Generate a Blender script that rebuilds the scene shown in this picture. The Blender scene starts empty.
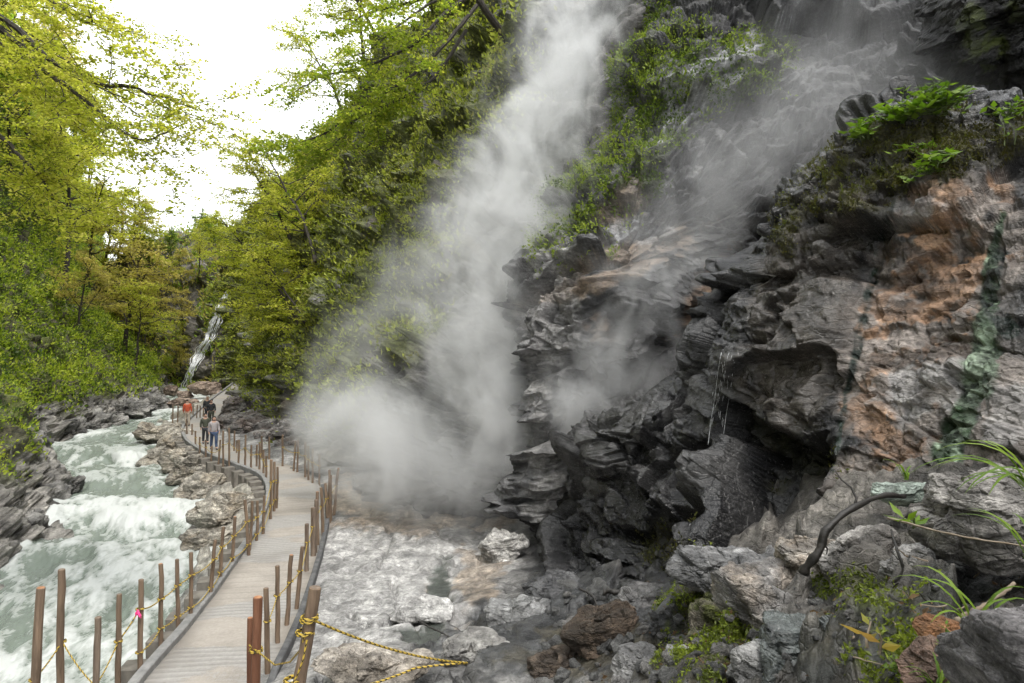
import bpy, math, random
import numpy as np
from concurrent.futures import ThreadPoolExecutor
from mathutils import Vector

F = 683.0; CX, CY = 512.0, 341.5; CZ = 5.5
POOL = ThreadPoolExecutor(4)
SC = bpy.context.scene
COL = SC.collection
RNG = np.random.default_rng(11)
random.seed(11)

def at(px, py, Y):
    return np.array([(px-CX)/F*Y, Y, CZ-(py-CY)/F*Y])
def onz(px, py, z):
    return at(px, py, F*(CZ-z)/(py-CY))
def proj(P):
    Y = np.maximum(P[..., 1], .1)
    return P[..., 0]/Y*F+CX, CY-(P[..., 2]-CZ)/Y*F

# ------------------------------------------------------------------ noise
def _h(ix, iy, iz, s):
    h = (ix.astype(np.uint32)*np.uint32(374761393) + iy.astype(np.uint32)*np.uint32(668265263)
         + iz.astype(np.uint32)*np.uint32(2246822519) + np.uint32((s*3266489917) & 0xffffffff))
    h = (h ^ (h >> np.uint32(15)))*np.uint32(2246822519)
    h = (h ^ (h >> np.uint32(13)))*np.uint32(3266489917)
    return h ^ (h >> np.uint32(16))
def _fin(h):
    h = (h ^ (h >> np.uint32(15)))*np.uint32(2246822519)
    h = (h ^ (h >> np.uint32(13)))*np.uint32(3266489917)
    return h ^ (h >> np.uint32(16))
def hf(ix, iy, iz, s):
    return _h(ix, iy, iz, s).astype(np.float64)/4294967295.0
def noise(P, s=0):
    P = np.asarray(P, np.float32)
    fl = np.floor(P); i = fl.astype(np.int32).astype(np.uint32); f = P-fl
    u = f*f*f*(f*(f*6-15)+10)
    hx = (i[..., 0]*np.uint32(374761393), (i[..., 0]+np.uint32(1))*np.uint32(374761393))
    hy = (i[..., 1]*np.uint32(668265263), (i[..., 1]+np.uint32(1))*np.uint32(668265263))
    hz = (i[..., 2]*np.uint32(2246822519), (i[..., 2]+np.uint32(1))*np.uint32(2246822519))
    sd = np.uint32((s*3266489917) & 0xffffffff)
    r = 0
    for dx in (0, 1):
        for dy in (0, 1):
            for dz in (0, 1):
                h = _fin(hx[dx]+hy[dy]+hz[dz]+sd)
                g = (h & np.uint32(1023)).astype(np.float32)*(f[..., 0]-dx)
                g += ((h >> np.uint32(10)) & np.uint32(1023)).astype(np.float32)*(f[..., 1]-dy)
                g += ((h >> np.uint32(20)) & np.uint32(1023)).astype(np.float32)*(f[..., 2]-dz)
                g = g*np.float32(1/511.5)-((f[..., 0]-dx)+(f[..., 1]-dy)+(f[..., 2]-dz))
                r = r+g*(u[..., 0] if dx else 1-u[..., 0])*(u[..., 1] if dy else 1-u[..., 1])*(u[..., 2] if dz else 1-u[..., 2])
    return r
def fbm(P, o=4, s=0, g=.5):
    P = np.asarray(P, np.float32); a = 1.; r = 0
    for k in range(o):
        r = r+a*noise(P, s+k*17); P = P*2.03+7.1; a *= g
    return r
def voro(P, s=0, tilt=0., cheb=True):
    """nearest and second nearest distance, random id of the cell, and a facet height tilted differently in each cell"""
    P = np.asarray(P, np.float32); fl = np.floor(P); i = fl.astype(np.int32).astype(np.uint32); f = P-fl
    sh = P.shape[:-1]
    f1 = np.full(sh, 99., np.float32); f2 = f1.copy(); hid = np.zeros(sh, np.uint32)
    V = [np.zeros(sh, np.float32) for _ in range(3)]
    sd = np.uint32((s*3266489917) & 0xffffffff); k = np.float32(1/1023.)
    for dx in (-1, 0, 1):
        hx = (i[..., 0]+np.uint32(dx & 0xffffffff))*np.uint32(374761393)+sd
        for dy in (-1, 0, 1):
            hy = hx+(i[..., 1]+np.uint32(dy & 0xffffffff))*np.uint32(668265263)
            for dz in (-1, 0, 1):
                h = _fin(hy+(i[..., 2]+np.uint32(dz & 0xffffffff))*np.uint32(2246822519))
                ex = f[..., 0]-dx-(h & np.uint32(1023)).astype(np.float32)*k
                ey = f[..., 1]-dy-((h >> np.uint32(10)) & np.uint32(1023)).astype(np.float32)*k
                ez = f[..., 2]-dz-((h >> np.uint32(20)) & np.uint32(1023)).astype(np.float32)*k
                d = np.maximum(np.maximum(ex*ex, ey*ey), ez*ez)+.12*(ex*ex+ey*ey+ez*ez) if cheb else ex*ex+ey*ey+ez*ez
                n = d < f1
                f2 = np.where(n, f1, np.minimum(f2, d)); f1 = np.where(n, d, f1); hid = np.where(n, h, hid)
                for q, e in zip(V, (ex, ey, ez)): np.copyto(q, e, where=n)
    h = _fin(hid+np.uint32(977))
    cid = (h & np.uint32(4095)).astype(np.float32)/4095.
    if tilt:
        h2 = _fin(hid+np.uint32(1733))
        t = [((h2 >> np.uint32(q)) & np.uint32(1023)).astype(np.float32)/511.5-1 for q in (0, 10, 20)]
        return np.sqrt(f1), np.sqrt(f2), cid, (V[0]*t[0]+V[1]*t[1]+V[2]*t[2])*tilt
    return np.sqrt(f1), np.sqrt(f2), cid
def sst(a, b, x):
    t = np.clip((x-a)/(b-a), 0, 1); return t*t*(3-2*t)
def mix(a, b, t):
    return a+(b-a)*t

# bedding frame of the gorge's rock (layers dip to the left, away from the camera)
def basis(n):
    n = np.array(n, float); n /= np.linalg.norm(n)
    a = np.cross(n, [0, 1, 0]); a /= np.linalg.norm(a)
    return a, np.cross(n, a), n
BED = basis((-.36, -.22, .90))
def layers(s, seed, sharp=.16):
    k = np.floor(s).astype(np.int64); f = s-k; z = np.zeros_like(k)
    a = hf(k, z, z, seed); b = hf(k+1, z, z, seed)
    return mix(a, b, sst(1-sharp, 1, f))
def _rock(P, amp, t, seed, fine, bed):
    w = np.stack([fbm(P*.3, 2, seed+3), fbm(P*.3, 2, seed+5), fbm(P*.3, 2, seed+7)], -1)
    Q = P+w*.40*t
    L = np.stack([Q@bed[0], Q@bed[1], Q@bed[2]], -1)
    d = (layers(L[..., 2]/t, seed+1, .08)-.5)*.35*t
    f1, f2, c1, g = voro(L/np.array([2.1, 2.1, 1.15])/t, seed+20, 1.)
    d += (c1-.5)*.80*t+g*.62*t-.12*t*(1-sst(0, .06, f2-f1))
    f1, f2, c2, g = voro(L/np.array([.92, .92, .44])/t+w*.08, seed+30, 1.)
    d += (c2-.5)*.36*t+g*.36*t-.09*t*(1-sst(0, .07, f2-f1))*sst(.3, .6, c2)
    f1, f2, c3, g = voro(L/np.array([.36, .36, .17])/t, seed+40, 1.)
    d += fine*((c3-.5)*.13*t+g*.18*t)
    f1, f2, c4, g = voro(L/np.array([.15, .15, .07])/t, seed+45, 1.)
    d += fine*((c4-.5)*.035*t+g*.07*t)
    d += fine*fbm(P*3.1/t, 4, seed+11, .6)*.03*t+fbm(P*.5/t, 3, seed+13)*.45*t
    return d*amp
def rock(P, amp=1., t=1.3, seed=0, fine=1., bed=BED):
    """outward displacement (m) of a stratified, jointed rock face"""
    P = np.asarray(P, np.float64)
    if P.size < 60000: return _rock(P, amp, t, seed, fine, bed)
    return np.concatenate(list(POOL.map(lambda c: _rock(c, amp, t, seed, fine, bed), np.array_split(P, 16))))
# ------------------------------------------------------------------ meshes
def link(ob, parent=None):
    COL.objects.link(ob)
    if parent is not None: ob.parent = parent
    return ob
def raw_mesh(name, V, Fs, mat=None, parent=None, smooth=False, cols=None, uv=None, scal=None):
    """V (n,3); Fs an (m,k) index array or a list of such arrays"""
    V = np.asarray(V, np.float32)
    if not isinstance(Fs, (list, tuple)): Fs = [Fs]
    Fs = [np.asarray(f, np.int32) for f in Fs if len(f)]
    loops = np.concatenate([f.ravel() for f in Fs])
    tot = np.concatenate([np.full(len(f), f.shape[1], np.int32) for f in Fs])
    st = np.concatenate([[0], np.cumsum(tot)[:-1]]).astype(np.int32)
    me = bpy.data.meshes.new(name)
    me.vertices.add(len(V)); me.vertices.foreach_set("co", V.ravel())
    me.loops.add(len(loops)); me.loops.foreach_set("vertex_index", loops)
    me.polygons.add(len(tot)); me.polygons.foreach_set("loop_start", st)
    try: me.polygons.foreach_set("loop_total", tot)
    except Exception: pass
    me.update(calc_edges=True)
    me.polygons.foreach_set("use_smooth", np.full(len(tot), smooth))
    if cols is not None:
        c = np.ones((len(V), 4), np.float32); c[:, :3] = cols
        a = me.attributes.new("tint", 'FLOAT_COLOR', 'POINT'); a.data.foreach_set("color", c.ravel())
    for k, v in (scal or {}).items():
        a = me.attributes.new(k, 'FLOAT', 'POINT'); a.data.foreach_set("value", np.asarray(v, np.float32).ravel())
    if uv is not None:
        l = me.uv_layers.new(name="UVMap"); l.data.foreach_set("uv", np.asarray(uv, np.float32)[loops].ravel())
    me.validate()
    if mat: me.materials.append(mat)
    return link(bpy.data.objects.new(name, me), parent)
def grid_faces(n, m, flip=False):
    a = (np.arange(n-1)[:, None]*m+np.arange(m-1)[None, :]).ravel()
    q = np.stack([a, a+1, a+m+1, a+m], -1)
    return q[:, ::-1] if flip else q
def crom(C, n):
    """Catmull-Rom along axis 0 of a control array -> n samples"""
    C = np.asarray(C, float); k = len(C)
    E = np.concatenate([[2*C[0]-C[1]], C, [2*C[-1]-C[-2]]])
    t = np.linspace(0, k-1, n); i = np.minimum(t.astype(int), k-2); f = (t-i).reshape((-1,)+(1,)*(C.ndim-1))
    p0, p1, p2, p3 = E[i], E[i+1], E[i+2], E[i+3]
    return .5*(2*p1+(p2-p0)*f+(2*p0-5*p1+4*p2-p3)*f*f+(3*p1-p0-3*p2+p3)*f**3)
def loft(ctrl, nu, nv):
    C = np.asarray(ctrl, float)             # columns, rows, 3
    A = crom(C, nu)
    return crom(A.transpose(1, 0, 2), nv).transpose(1, 0, 2)
def grid_normals(G):
    du = np.gradient(G, axis=0); dv = np.gradient(G, axis=1)
    n = np.cross(du, dv); return n/np.maximum(np.linalg.norm(n, axis=-1, keepdims=True), 1e-9)
def tube(pts, rad, seg=8, cap=True, phase=0.):
    pts = np.asarray(pts, float); n = len(pts)
    rad = np.full(n, rad) if np.isscalar(rad) else np.asarray(rad, float)
    T = np.gradient(pts, axis=0); T /= np.maximum(np.linalg.norm(T, axis=1, keepdims=True), 1e-9)
    ref = np.array([0, 0, 1.]) if abs(T[:, 2]).mean() < .8 else np.array([1., 0, 0])
    A = np.cross(T, ref); A /= np.maximum(np.linalg.norm(A, axis=1, keepdims=True), 1e-9)
    B = np.cross(T, A)
    an = np.linspace(0, 2*math.pi, seg, endpoint=False)+phase
    V = (pts[:, None]+rad[:, None, None]*(np.cos(an)[None, :, None]*A[:, None]+np.sin(an)[None, :, None]*B[:, None])).reshape(-1, 3)
    i = np.arange(n-1)[:, None]*seg; j = np.arange(seg)[None, :]; k = (j+1) % seg
    Q = np.stack([i+j, i+k, i+k+seg, i+j+seg], -1).reshape(-1, 4)
    T3 = []
    if cap:
        V = np.concatenate([V, pts[:1], pts[-1:]]); c = n*seg
        jj = np.arange(seg); kk = (jj+1) % seg
        T3 = np.concatenate([np.stack([np.full(seg, c), kk, jj], -1), np.stack([np.full(seg, c+1), jj+(n-1)*seg, kk+(n-1)*seg], -1)])
    return V, Q, T3
class MB:
    """collects pieces that together make ONE mesh"""
    def __init__(s): s.V = []; s.Q = []; s.T = []; s.n = 0; s.uv = []
    def add(s, V, Q=(), T=(), uv=None):
        s.V.append(np.asarray(V, float))
        if len(Q): s.Q.append(np.asarray(Q)+s.n)
        if len(T): s.T.append(np.asarray(T)+s.n)
        s.uv.append(np.zeros((len(V), 2)) if uv is None else uv)
        s.n += len(V); return s
    def tube(s, pts, rad, seg=8, cap=True, phase=0.): return s.add(*tube(pts, rad, seg, cap, phase))
    def box(s, c, d, rot=0., bev=.0):
        x, y, z = np.array(d)/2.
        b = bev
        if b:
            ring = np.array([(-x+b, -y), (x-b, -y), (x, -y+b), (x, y-b), (x-b, y), (-x+b, y), (-x, y-b), (-x, -y+b)])
            ins = ring*np.array([(x-b)/x, (y-b)/y])
            V = np.concatenate([np.c_[ins, np.full(8, -z)], np.c_[ring, np.full(8, -z+b)], np.c_[ring, np.full(8, z-b)], np.c_[ins, np.full(8, z)]])
            j = np.arange(8); k = (j+1) % 8
            Q = np.concatenate([np.stack([j+8*r, k+8*r, k+8*r+8, j+8*r+8], -1) for r in range(3)])
            V = np.concatenate([V, [[0, 0, -z], [0, 0, z]]])
            T = np.concatenate([np.stack([np.full(8, 32), k, j], -1), np.stack([np.full(8, 33), j+24, k+24], -1)])
        else:
            V = np.array([(a, e, f) for f in (-z, z) for e in (-y, y) for a in (-x, x)])
            Q = np.array([(0, 2, 3, 1), (4, 5, 7, 6), (0, 1, 5, 4), (2, 6, 7, 3), (0, 4, 6, 2), (1, 3, 7, 5)]); T = []
        c_, s_ = math.cos(rot), math.sin(rot)
        V = V@np.array([[c_, s_, 0], [-s_, c_, 0], [0, 0, 1]])+np.asarray(c, float)
        return s.add(V, Q, T)
    def build(s, name, mat=None, parent=None, smooth=False, **k):
        V = np.concatenate(s.V); Fs = []
        if s.Q: Fs.append(np.concatenate(s.Q))
        if s.T: Fs.append(np.concatenate(s.T))
        return raw_mesh(name, V, Fs, mat, parent, smooth, **k)
def tag(o, label=None, cat=None, group=None, kind=None):
    if label: o["label"] = label
    if cat: o["category"] = cat
    if group: o["group"] = group
    if kind: o["kind"] = kind
    return o
def empty(name, loc=(0, 0, 0), rz=0.):
    o = bpy.data.objects.new(name, None); o.location = tuple(map(float, loc)); o.rotation_euler = (0, 0, rz)
    o.empty_display_size = .2
    return link(o)
def copy_tree(o, parent=None):
    c = o.copy(); COL.objects.link(c)
    if parent is not None:
        c.parent = parent
    for ch in list(o.children): copy_tree(ch, c)
    return c

# ------------------------------------------------------------------ materials
class NT:
    def __init__(s, name):
        s.m = bpy.data.materials.new(name); s.m.use_nodes = True
        s.t = s.m.node_tree; s.t.nodes.clear()
    def n(s, typ, **k):
        nd = s.t.nodes.new(typ)
        ins = k.pop('i', {})
        for a, b in k.items(): setattr(nd, a, b)
        for a, b in ins.items():
            sk = nd.inputs[a]
            if isinstance(b, bpy.types.NodeSocket): s.t.links.new(b, sk)
            else: sk.default_value = b
        return nd
    def math(s, op, a, b=0., clamp=False):
        nd = s.n('ShaderNodeMath', operation=op, use_clamp=clamp)
        for k, v in enumerate((a, b)):
            if isinstance(v, bpy.types.NodeSocket): s.t.links.new(v, nd.inputs[k])
            else: nd.inputs[k].default_value = v
        return nd.outputs[0]
    def mixc(s, f, a, b, blend='MIX'):
        nd = s.n('ShaderNodeMix', data_type='RGBA', blend_type=blend)
        for k, v in ((0, f), (6, a), (7, b)):
            if isinstance(v, bpy.types.NodeSocket): s.t.links.new(v, nd.inputs[k])
            else: nd.inputs[k].default_value = v if k == 0 else (tuple(v)+(1,))[:4]
        return nd.outputs[2]
    def ramp(s, f, stops, interp='LINEAR'):
        nd = s.n('ShaderNodeValToRGB'); nd.color_ramp.interpolation = interp
        e = nd.color_ramp.elements
        while len(e) < len(stops): e.new(.5)
        for x, (p, c) in zip(e, stops):
            x.position = p; x.color = (tuple(c)+(1,))[:4] if not np.isscalar(c) else (c, c, c, 1)
        s.t.links.new(f, nd.inputs[0]); return nd.outputs[0]
    def noise(s, vec, scale, detail=4, rough=.55, dist=0.):
        nd = s.n('ShaderNodeTexNoise', i={'Scale': scale, 'Detail': detail, 'Roughness': rough, 'Distortion': dist})
        if vec is not None: s.t.links.new(vec, nd.inputs['Vector'])
        return nd.outputs['Fac']
    def out(s, surf=None, vol=None):
        o = s.n('ShaderNodeOutputMaterial')
        if surf: s.t.links.new(surf, o.inputs['Surface'])
        if vol: s.t.links.new(vol, o.inputs['Volume'])
        return s.m
    def attr(s, name): return s.n('ShaderNodeAttribute', attribute_name=name)
    def pos(s): return s.n('ShaderNodeNewGeometry').outputs['Position']
    def obj(s): return s.n('ShaderNodeTexCoord').outputs['Object']

def rock_material(name, scale=1., coords='pos'):
    n = NT(name); p = n.pos() if coords == 'pos' else n.obj()
    tint = n.attr('tint').outputs['Color']; wet = n.attr('wet').outputs['Fac']
    a = n.noise(p, 2.4*scale, 8, .68); b = n.noise(p, 11*scale, 6, .72)
    mp = n.n('ShaderNodeMapping', i={'Vector': p, 'Rotation': (.18, .38, 0), 'Scale': (2.6*scale, 2.6*scale, 11*scale)})
    c = n.noise(mp.outputs[0], 1., 6, .66, .4)
    mv = n.n('ShaderNodeMapping', i={'Vector': p, 'Rotation': (.18, .38, 0), 'Scale': (3.2*scale, 3.2*scale, 7.5*scale)})
    wv = n.n('ShaderNodeVectorMath', operation='ADD', i={0: mv.outputs[0], 1: n.n('ShaderNodeTexNoise', i={'Vector': p, 'Scale': 5*scale, 'Detail': 3.}).outputs['Color']})
    vo = n.n('ShaderNodeTexVoronoi', feature='DISTANCE_TO_EDGE', i={'Vector': wv.outputs[0], 'Scale': 1.})
    vc = n.n('ShaderNodeTexVoronoi', feature='F1', i={'Vector': wv.outputs[0], 'Scale': 1.})
    crack = n.ramp(vo.outputs['Distance'], [(0., 0.), (.07, 1.)])
    grain = n.noise(p, 55*scale, 3, .7)
    v = n.math('MULTIPLY', n.ramp(a, [(.32, .5), (.5, .95), (.68, 1.5)]), n.ramp(b, [(.32, .5), (.5, 1.), (.68, 1.6)]))
    v = n.math('MULTIPLY', v, n.ramp(c, [(.35, .62), (.65, 1.3)]))
    v = n.math('MULTIPLY', v, n.ramp(grain, [(.3, .7), (.7, 1.3)]))
    v = n.math('MULTIPLY', v, n.math('ADD', .8, n.math('MULTIPLY', n.n('ShaderNodeSeparateColor', i={0: vc.outputs['Color']}).outputs[0], .4)))
    v = n.math('MULTIPLY', v, 1.06)
    v = n.math('ADD', n.math('MULTIPLY', v, n.math('SUBTRACT', 1., n.math('MULTIPLY', wet, .35))), n.math('MULTIPLY', wet, .33))
    col = n.mixc(1., tint, v, 'MULTIPLY')
    spk = n.ramp(n.noise(p, 26*scale, 4, .7), [(.60, 0.), (.68, 1.)])
    col = n.mixc(n.math('MULTIPLY', spk, .20), col, (.38, .37, .35))
    ro = n.math('SUBTRACT', .86, n.math('MULTIPLY', wet, n.ramp(a, [(.3, .74), (.65, .64)])))
    h = n.math('ADD', n.math('MULTIPLY', b, .7), n.math('ADD', n.math('MULTIPLY', c, .6), n.math('ADD', n.math('MULTIPLY', grain, .22), n.math('MULTIPLY', crack, .22))))
    h = n.math('ADD', h, n.math('MULTIPLY', n.n('ShaderNodeSeparateColor', i={0: vc.outputs['Color']}).outputs[1], .22))
    bp = n.n('ShaderNodeBump', i={'Strength': n.math('SUBTRACT', 1., n.math('MULTIPLY', wet, .55)), 'Distance': .085/scale, 'Height': h})
    bs = n.n('ShaderNodeBsdfPrincipled', i={'Base Color': col, 'Roughness': ro, 'Normal': bp.outputs[0], 'Specular IOR Level': n.math('ADD', .4, n.math('MULTIPLY', wet, .08))})
    return n.out(bs.outputs[0])
def leaf_material(name, trans=.35, rough=.55):
    n = NT(name); c = n.attr('tint').outputs['Color']
    d = n.n('ShaderNodeBsdfPrincipled', i={'Base Color': c, 'Roughness': rough, 'Specular IOR Level': .3})
    hs = n.n('ShaderNodeHueSaturation', i={'Hue': .507, 'Saturation': 1.05, 'Value': 1.7, 'Color': c})
    t = n.n('ShaderNodeBsdfTranslucent', i={'Color': hs.outputs[0]})
    m = n.n('ShaderNodeMixShader', i={0: trans, 1: d.outputs[0], 2: t.outputs[0]})
    return n.out(m.outputs[0])
def simple_material(name, c0, c1, scale=6., rough=.7, bump=.3, stretch=(1, 1, 1), dist=.02):
    n = NT(name); p = n.obj()
    mp = n.n('ShaderNodeMapping', i={'Vector': p, 'Scale': stretch})
    a = n.noise(mp.outputs[0], scale, 5, .62)
    col = n.mixc(n.ramp(a, [(.32, 0.), (.68, 1.)]), c0, c1)
    bp = n.n('ShaderNodeBump', i={'Strength': bump, 'Distance': dist, 'Height': a})
    bs = n.n('ShaderNodeBsdfPrincipled', i={'Base Color': col, 'Roughness': rough, 'Normal': bp.outputs[0]})
    return n.out(bs.outputs[0])
M = {}
M['rock'] = rock_material('wet_rock')
M['stone'] = rock_material('loose_stone', 1.2, 'obj')
M['leaf'] = leaf_material('spring_leaf', .58)
M['herb'] = leaf_material('herb_leaf', .32, .45)
M['bark'] = simple_material('bark', (.016, .013, .010), (.055, .046, .036), 9, .85, .6, (1, 1, .3))
M['log'] = simple_material('bare_log', (.10, .068, .045), (.26, .18, .12), 7, .75, .5, (1.5, 1.5, .16))
M['concrete'] = simple_material('concrete', (.085, .077, .065), (.22, .20, .17), 3, .85, .4)
M['kerb'] = simple_material('kerb_timber', (.15, .15, .148), (.28, .275, .265), 5, .8, .4)
M['darkkerb'] = simple_material('dark_kerb', (.05, .05, .052), (.13, .13, .13), 5, .7, .4)
M['driftwood'] = simple_material('dark_driftwood', (.006, .005, .004), (.03, .026, .022), 12, .55, .6)
M['paletwig'] = simple_material('pale_twig', (.16, .12, .08), (.30, .25, .19), 12, .8, .4)
# ================================================================== TERRAIN
def nrm(v): return v/np.maximum(np.linalg.norm(v, axis=-1, keepdims=True), 1e-9)
def pix(cols):
    return np.array([[at(*p) for p in c] for c in cols])
def blobs(P, lst, wob=.25, sc=1.2, seed=90):
    """soft-edged stain / growth patches; each (px, py, rx, ry, weight[, angle])"""
    x, y = proj(P)
    w = fbm(P*sc, 4, seed); w2 = fbm(P*sc*2.7, 3, seed+5)
    r = np.zeros(P.shape[:-1])
    for b in lst:
        a = math.radians(b[5]) if len(b) > 5 else 0.
        dx, dy = x-b[0], y-b[1]
        u = (dx*math.cos(a)+dy*math.sin(a))/b[2]; v = (-dx*math.sin(a)+dy*math.cos(a))/b[3]
        d = np.sqrt(u*u+v*v)+(w*1.1+w2*.6)*wob*2
        r = np.maximum(r, b[4]*(1-sst(.75, 1.15, d)))
    return r
def streak(P, pts, width, seed=70):
    x, y = proj(P); d = np.full(x.shape, 1e9)
    for (x0, y0, w0), (x1, y1, w1) in zip(pts[:-1], pts[1:]):
        vx, vy = x1-x0, y1-y0
        t = np.clip(((x-x0)*vx+(y-y0)*vy)/(vx*vx+vy*vy), 0, 1)
        d = np.minimum(d, np.hypot(x-x0-t*vx, y-y0-t*vy)/mix(w0, w1, t))
    d = d+fbm(P*3.5, 4, seed)*.9
    return 1-sst(.6, 1.1, d*1./width)
def blur(d, k=1):
    for _ in range(k):
        for ax in (0, 1):
            e = d.copy(); a = [slice(None)]*2; b = [slice(None)]*2; c = [slice(None)]*2
            a[ax] = slice(1, -1); b[ax] = slice(2, None); c[ax] = slice(None, -2)
            e[tuple(a)] = .5*d[tuple(a)]+.25*(d[tuple(b)]+d[tuple(c)]); d = e
    return d
def displaced(ctrl, nu, nv, fn, toward=(0, 0, CZ)):
    G = loft(ctrl, nu, nv); N = grid_normals(G)
    flip = (N*(np.array(toward)-G)).sum(-1).mean() < 0
    if flip: N = -N
    H = G+N*blur(fn(G))[..., None]
    return H, N, flip
def rock_tint(P, dark=(.055, .055, .058), light=(.21, .21, .21), seed=0):
    L = P@BED[2]
    a = fbm(P*.45, 4, seed+50); b = fbm(np.stack([P[..., 0]*.7, P[..., 1]*.7, L*3.1], -1), 4, seed+51); c = fbm(P*2.6, 3, seed+52)
    t = np.clip(.42+a*.8+b*.75+c*.4, 0, 1)[..., None]
    return mix(np.array(dark), np.array(light), t)
def over(c, m, col, seed=0, P=None, var=.35):
    col = np.array(col)
    if P is not None: col = col*(1+var*2*fbm(P*2.2, 3, seed+60)[..., None])
    return c+(np.clip(col, 0, 1)-c)*np.clip(m, 0, 1)[..., None]
def put_grid(name, H, flip, mat, C, wet, label=None, cat=None, kind='structure', smooth=False):
    n, m = H.shape[:2]
    o = raw_mesh(name, H.reshape(-1, 3), grid_faces(n, m, not flip), mat, cols=np.clip(C, .002, .95).reshape(-1, 3), scal={'wet': wet.ravel()}, smooth=smooth)
    return tag(o, label, cat, kind=kind)
SURF = {}       # surfaces kept for planting: name -> (H, N)

# ---- wall behind the steam (left green face runs down the path)
back = pix([
 [(218,402,78),(214,350,80),(216,300,84),(226,262,90),(240,235,100)],
 [(238,400,66),(241,345,68),(250,290,70),(262,240,74),(290,170,80)],
 [(258,408,54),(268,350,54),(284,285,55),(312,210,57),(350,100,61)],
 [(285,440,42.5),(300,360,42),(318,270,43),(358,170,45),(415,0,49)],
 [(325,470,33),(335,385,33.5),(350,285,36),(410,150,39),(480,-80,43)],
 [(380,508,25),(392,425,26),(410,305,30),(462,150,34),(530,-100,38)],
 [(450,530,21.5),(458,430,22.2),(470,320,25),(508,160,29),(570,-120,33)],
 [(520,540,20.3),(525,430,21),(535,300,24),(572,150,28),(625,-120,32)],
 [(600,540,20.3),(610,420,21),(625,300,24),(660,150,28),(720,-120,32)],
 [(700,540,21),(710,420,22),(730,300,25),(760,150,29),(800,-120,33)]])
back[:, 0, 2] -= .6
H, N, fl = displaced(back, 430, 430, lambda P: rock(P, 1.15, 1.7, 100)+fbm(P*.22, 3, 108)*1.5)
C = rock_tint(H, (.045, .043, .042), (.19, .18, .17), 100)
veg = np.clip(blobs(H, [(370,200,95,190,1,10),(300,330,55,80,1),(430,60,110,110,1),(260,390,22,60,.9),(420,325,40,14,1,-14),(330,400,50,25,.6),(240,250,60,160,1),(500,60,40,90,.7)], .22, .5, 101), 0, 1)
veg = veg*sst(-.45, .0, fbm(H*.9, 4, 140)+.12*N[..., 2])
C = over(C, blobs(H, [(430,215,45,60,.8,-30),(280,430,40,30,.7)], .3, .8, 103), (.13, .10, .075), 103, H)
C = over(C, veg*.9, (.11, .125, .035), 105, H)
C = over(C, blobs(H, [(340,440,70,35,.6)], .3, .9, 106), (.26, .25, .23), 106, H)
SURF['back'] = (H, N, veg)
put_grid('cliff_terrain', H, fl, M['rock'], C, .55-.3*veg)

# ---- second wall: the ridge that rises right of the steam
ridge = pix([
 [(575,545,25),(560,450,25),(565,350,26),(600,210,29),(665,60,33),(720,-150,37)],
 [(532,548,19.6),(531,450,19.6),(524,330,19.8),(556,215,21.4),(630,60,24.5),(695,-150,28)],
 [(545,550,17.9),(548,455,18.1),(545,330,18.0),(585,215,19.4),(650,60,22.6),(715,-150,26)],
 [(590,550,17.3),(600,455,18.3),(606,330,17.2),(630,225,18.3),(690,60,21.8),(750,-150,25)],
 [(640,550,17.2),(650,450,19.6),(660,330,19.2),(680,235,18.6),(730,70,21.6),(790,-150,25)],
 [(710,545,16.8),(715,440,19.2),(720,320,20.2),(735,225,19.6),(800,70,21.4),(850,-150,24.5)],
 [(800,545,16),(800,440,17.8),(800,330,19),(815,215,19.2),(875,65,20.6),(920,-150,23.5)],
 [(920,545,15),(925,440,16.6),(930,320,17.6),(935,200,17.9),(960,60,19),(985,-150,21.5)],
 [(1090,545,13),(1095,440,14.5),(1100,320,15.5),(1105,200,16),(1110,60,17),(1120,-150,19)]])
ridge[:, 0, 2] -= .5
H, N, fl = displaced(ridge, 520, 560, lambda P: rock(P, .95, 1.5, 200))
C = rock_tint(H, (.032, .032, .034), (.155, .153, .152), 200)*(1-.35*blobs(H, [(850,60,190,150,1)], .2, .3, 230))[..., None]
veg = blobs(H, [(650,100,75,28,1,-58),(600,180,60,40,1,-40),(570,190,30,60,.9,-60),(625,150,85,45,.9,-50),(660,50,45,60,1,-60),(735,60,60,22,.8,-25),(620,40,22,60,1),(715,95,80,24,.75,-25),(545,230,16,40,.6),(560,150,14,40,.8),(590,260,30,7,.6,-15),(600,215,60,16,.7,-25)], .3, .8, 201)
veg = veg*sst(-.12, .2, fbm(H*1.7, 4, 240)+.22*N[..., 2]-.02)
C = over(C, veg*.8, (.05, .065, .016), 205, H)
C = over(C, blobs(H, [(640,250,80,12,.8,-18),(620,205,30,20,.6,-30),(600,280,80,10,.8,-18)], .35, 1., 206), (.22, .165, .12), 206, H)
C = over(C, blobs(H, [(690,110,60,14,.8,-35),(720,60,60,12,.7,-30),(640,230,30,14,.5)], .35, 1., 207), (.36, .36, .37), 207, H)
C = over(C, blobs(H, [(550,320,26,110,.5,4),(545,460,22,90,.6)], .35, 1., 208), (.29, .28, .27), 208, H)
C = over(C, blobs(H, [(705,300,18,50,.8,25),(600,330,14,20,.4)], .4, 1.5, 209), (.15, .09, .05), 209, H)
SURF['ridge'] = (H, N, veg)
put_grid('cliff_terrain', H, fl, M['rock'], C, np.full(H.shape[:2], .42))

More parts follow.
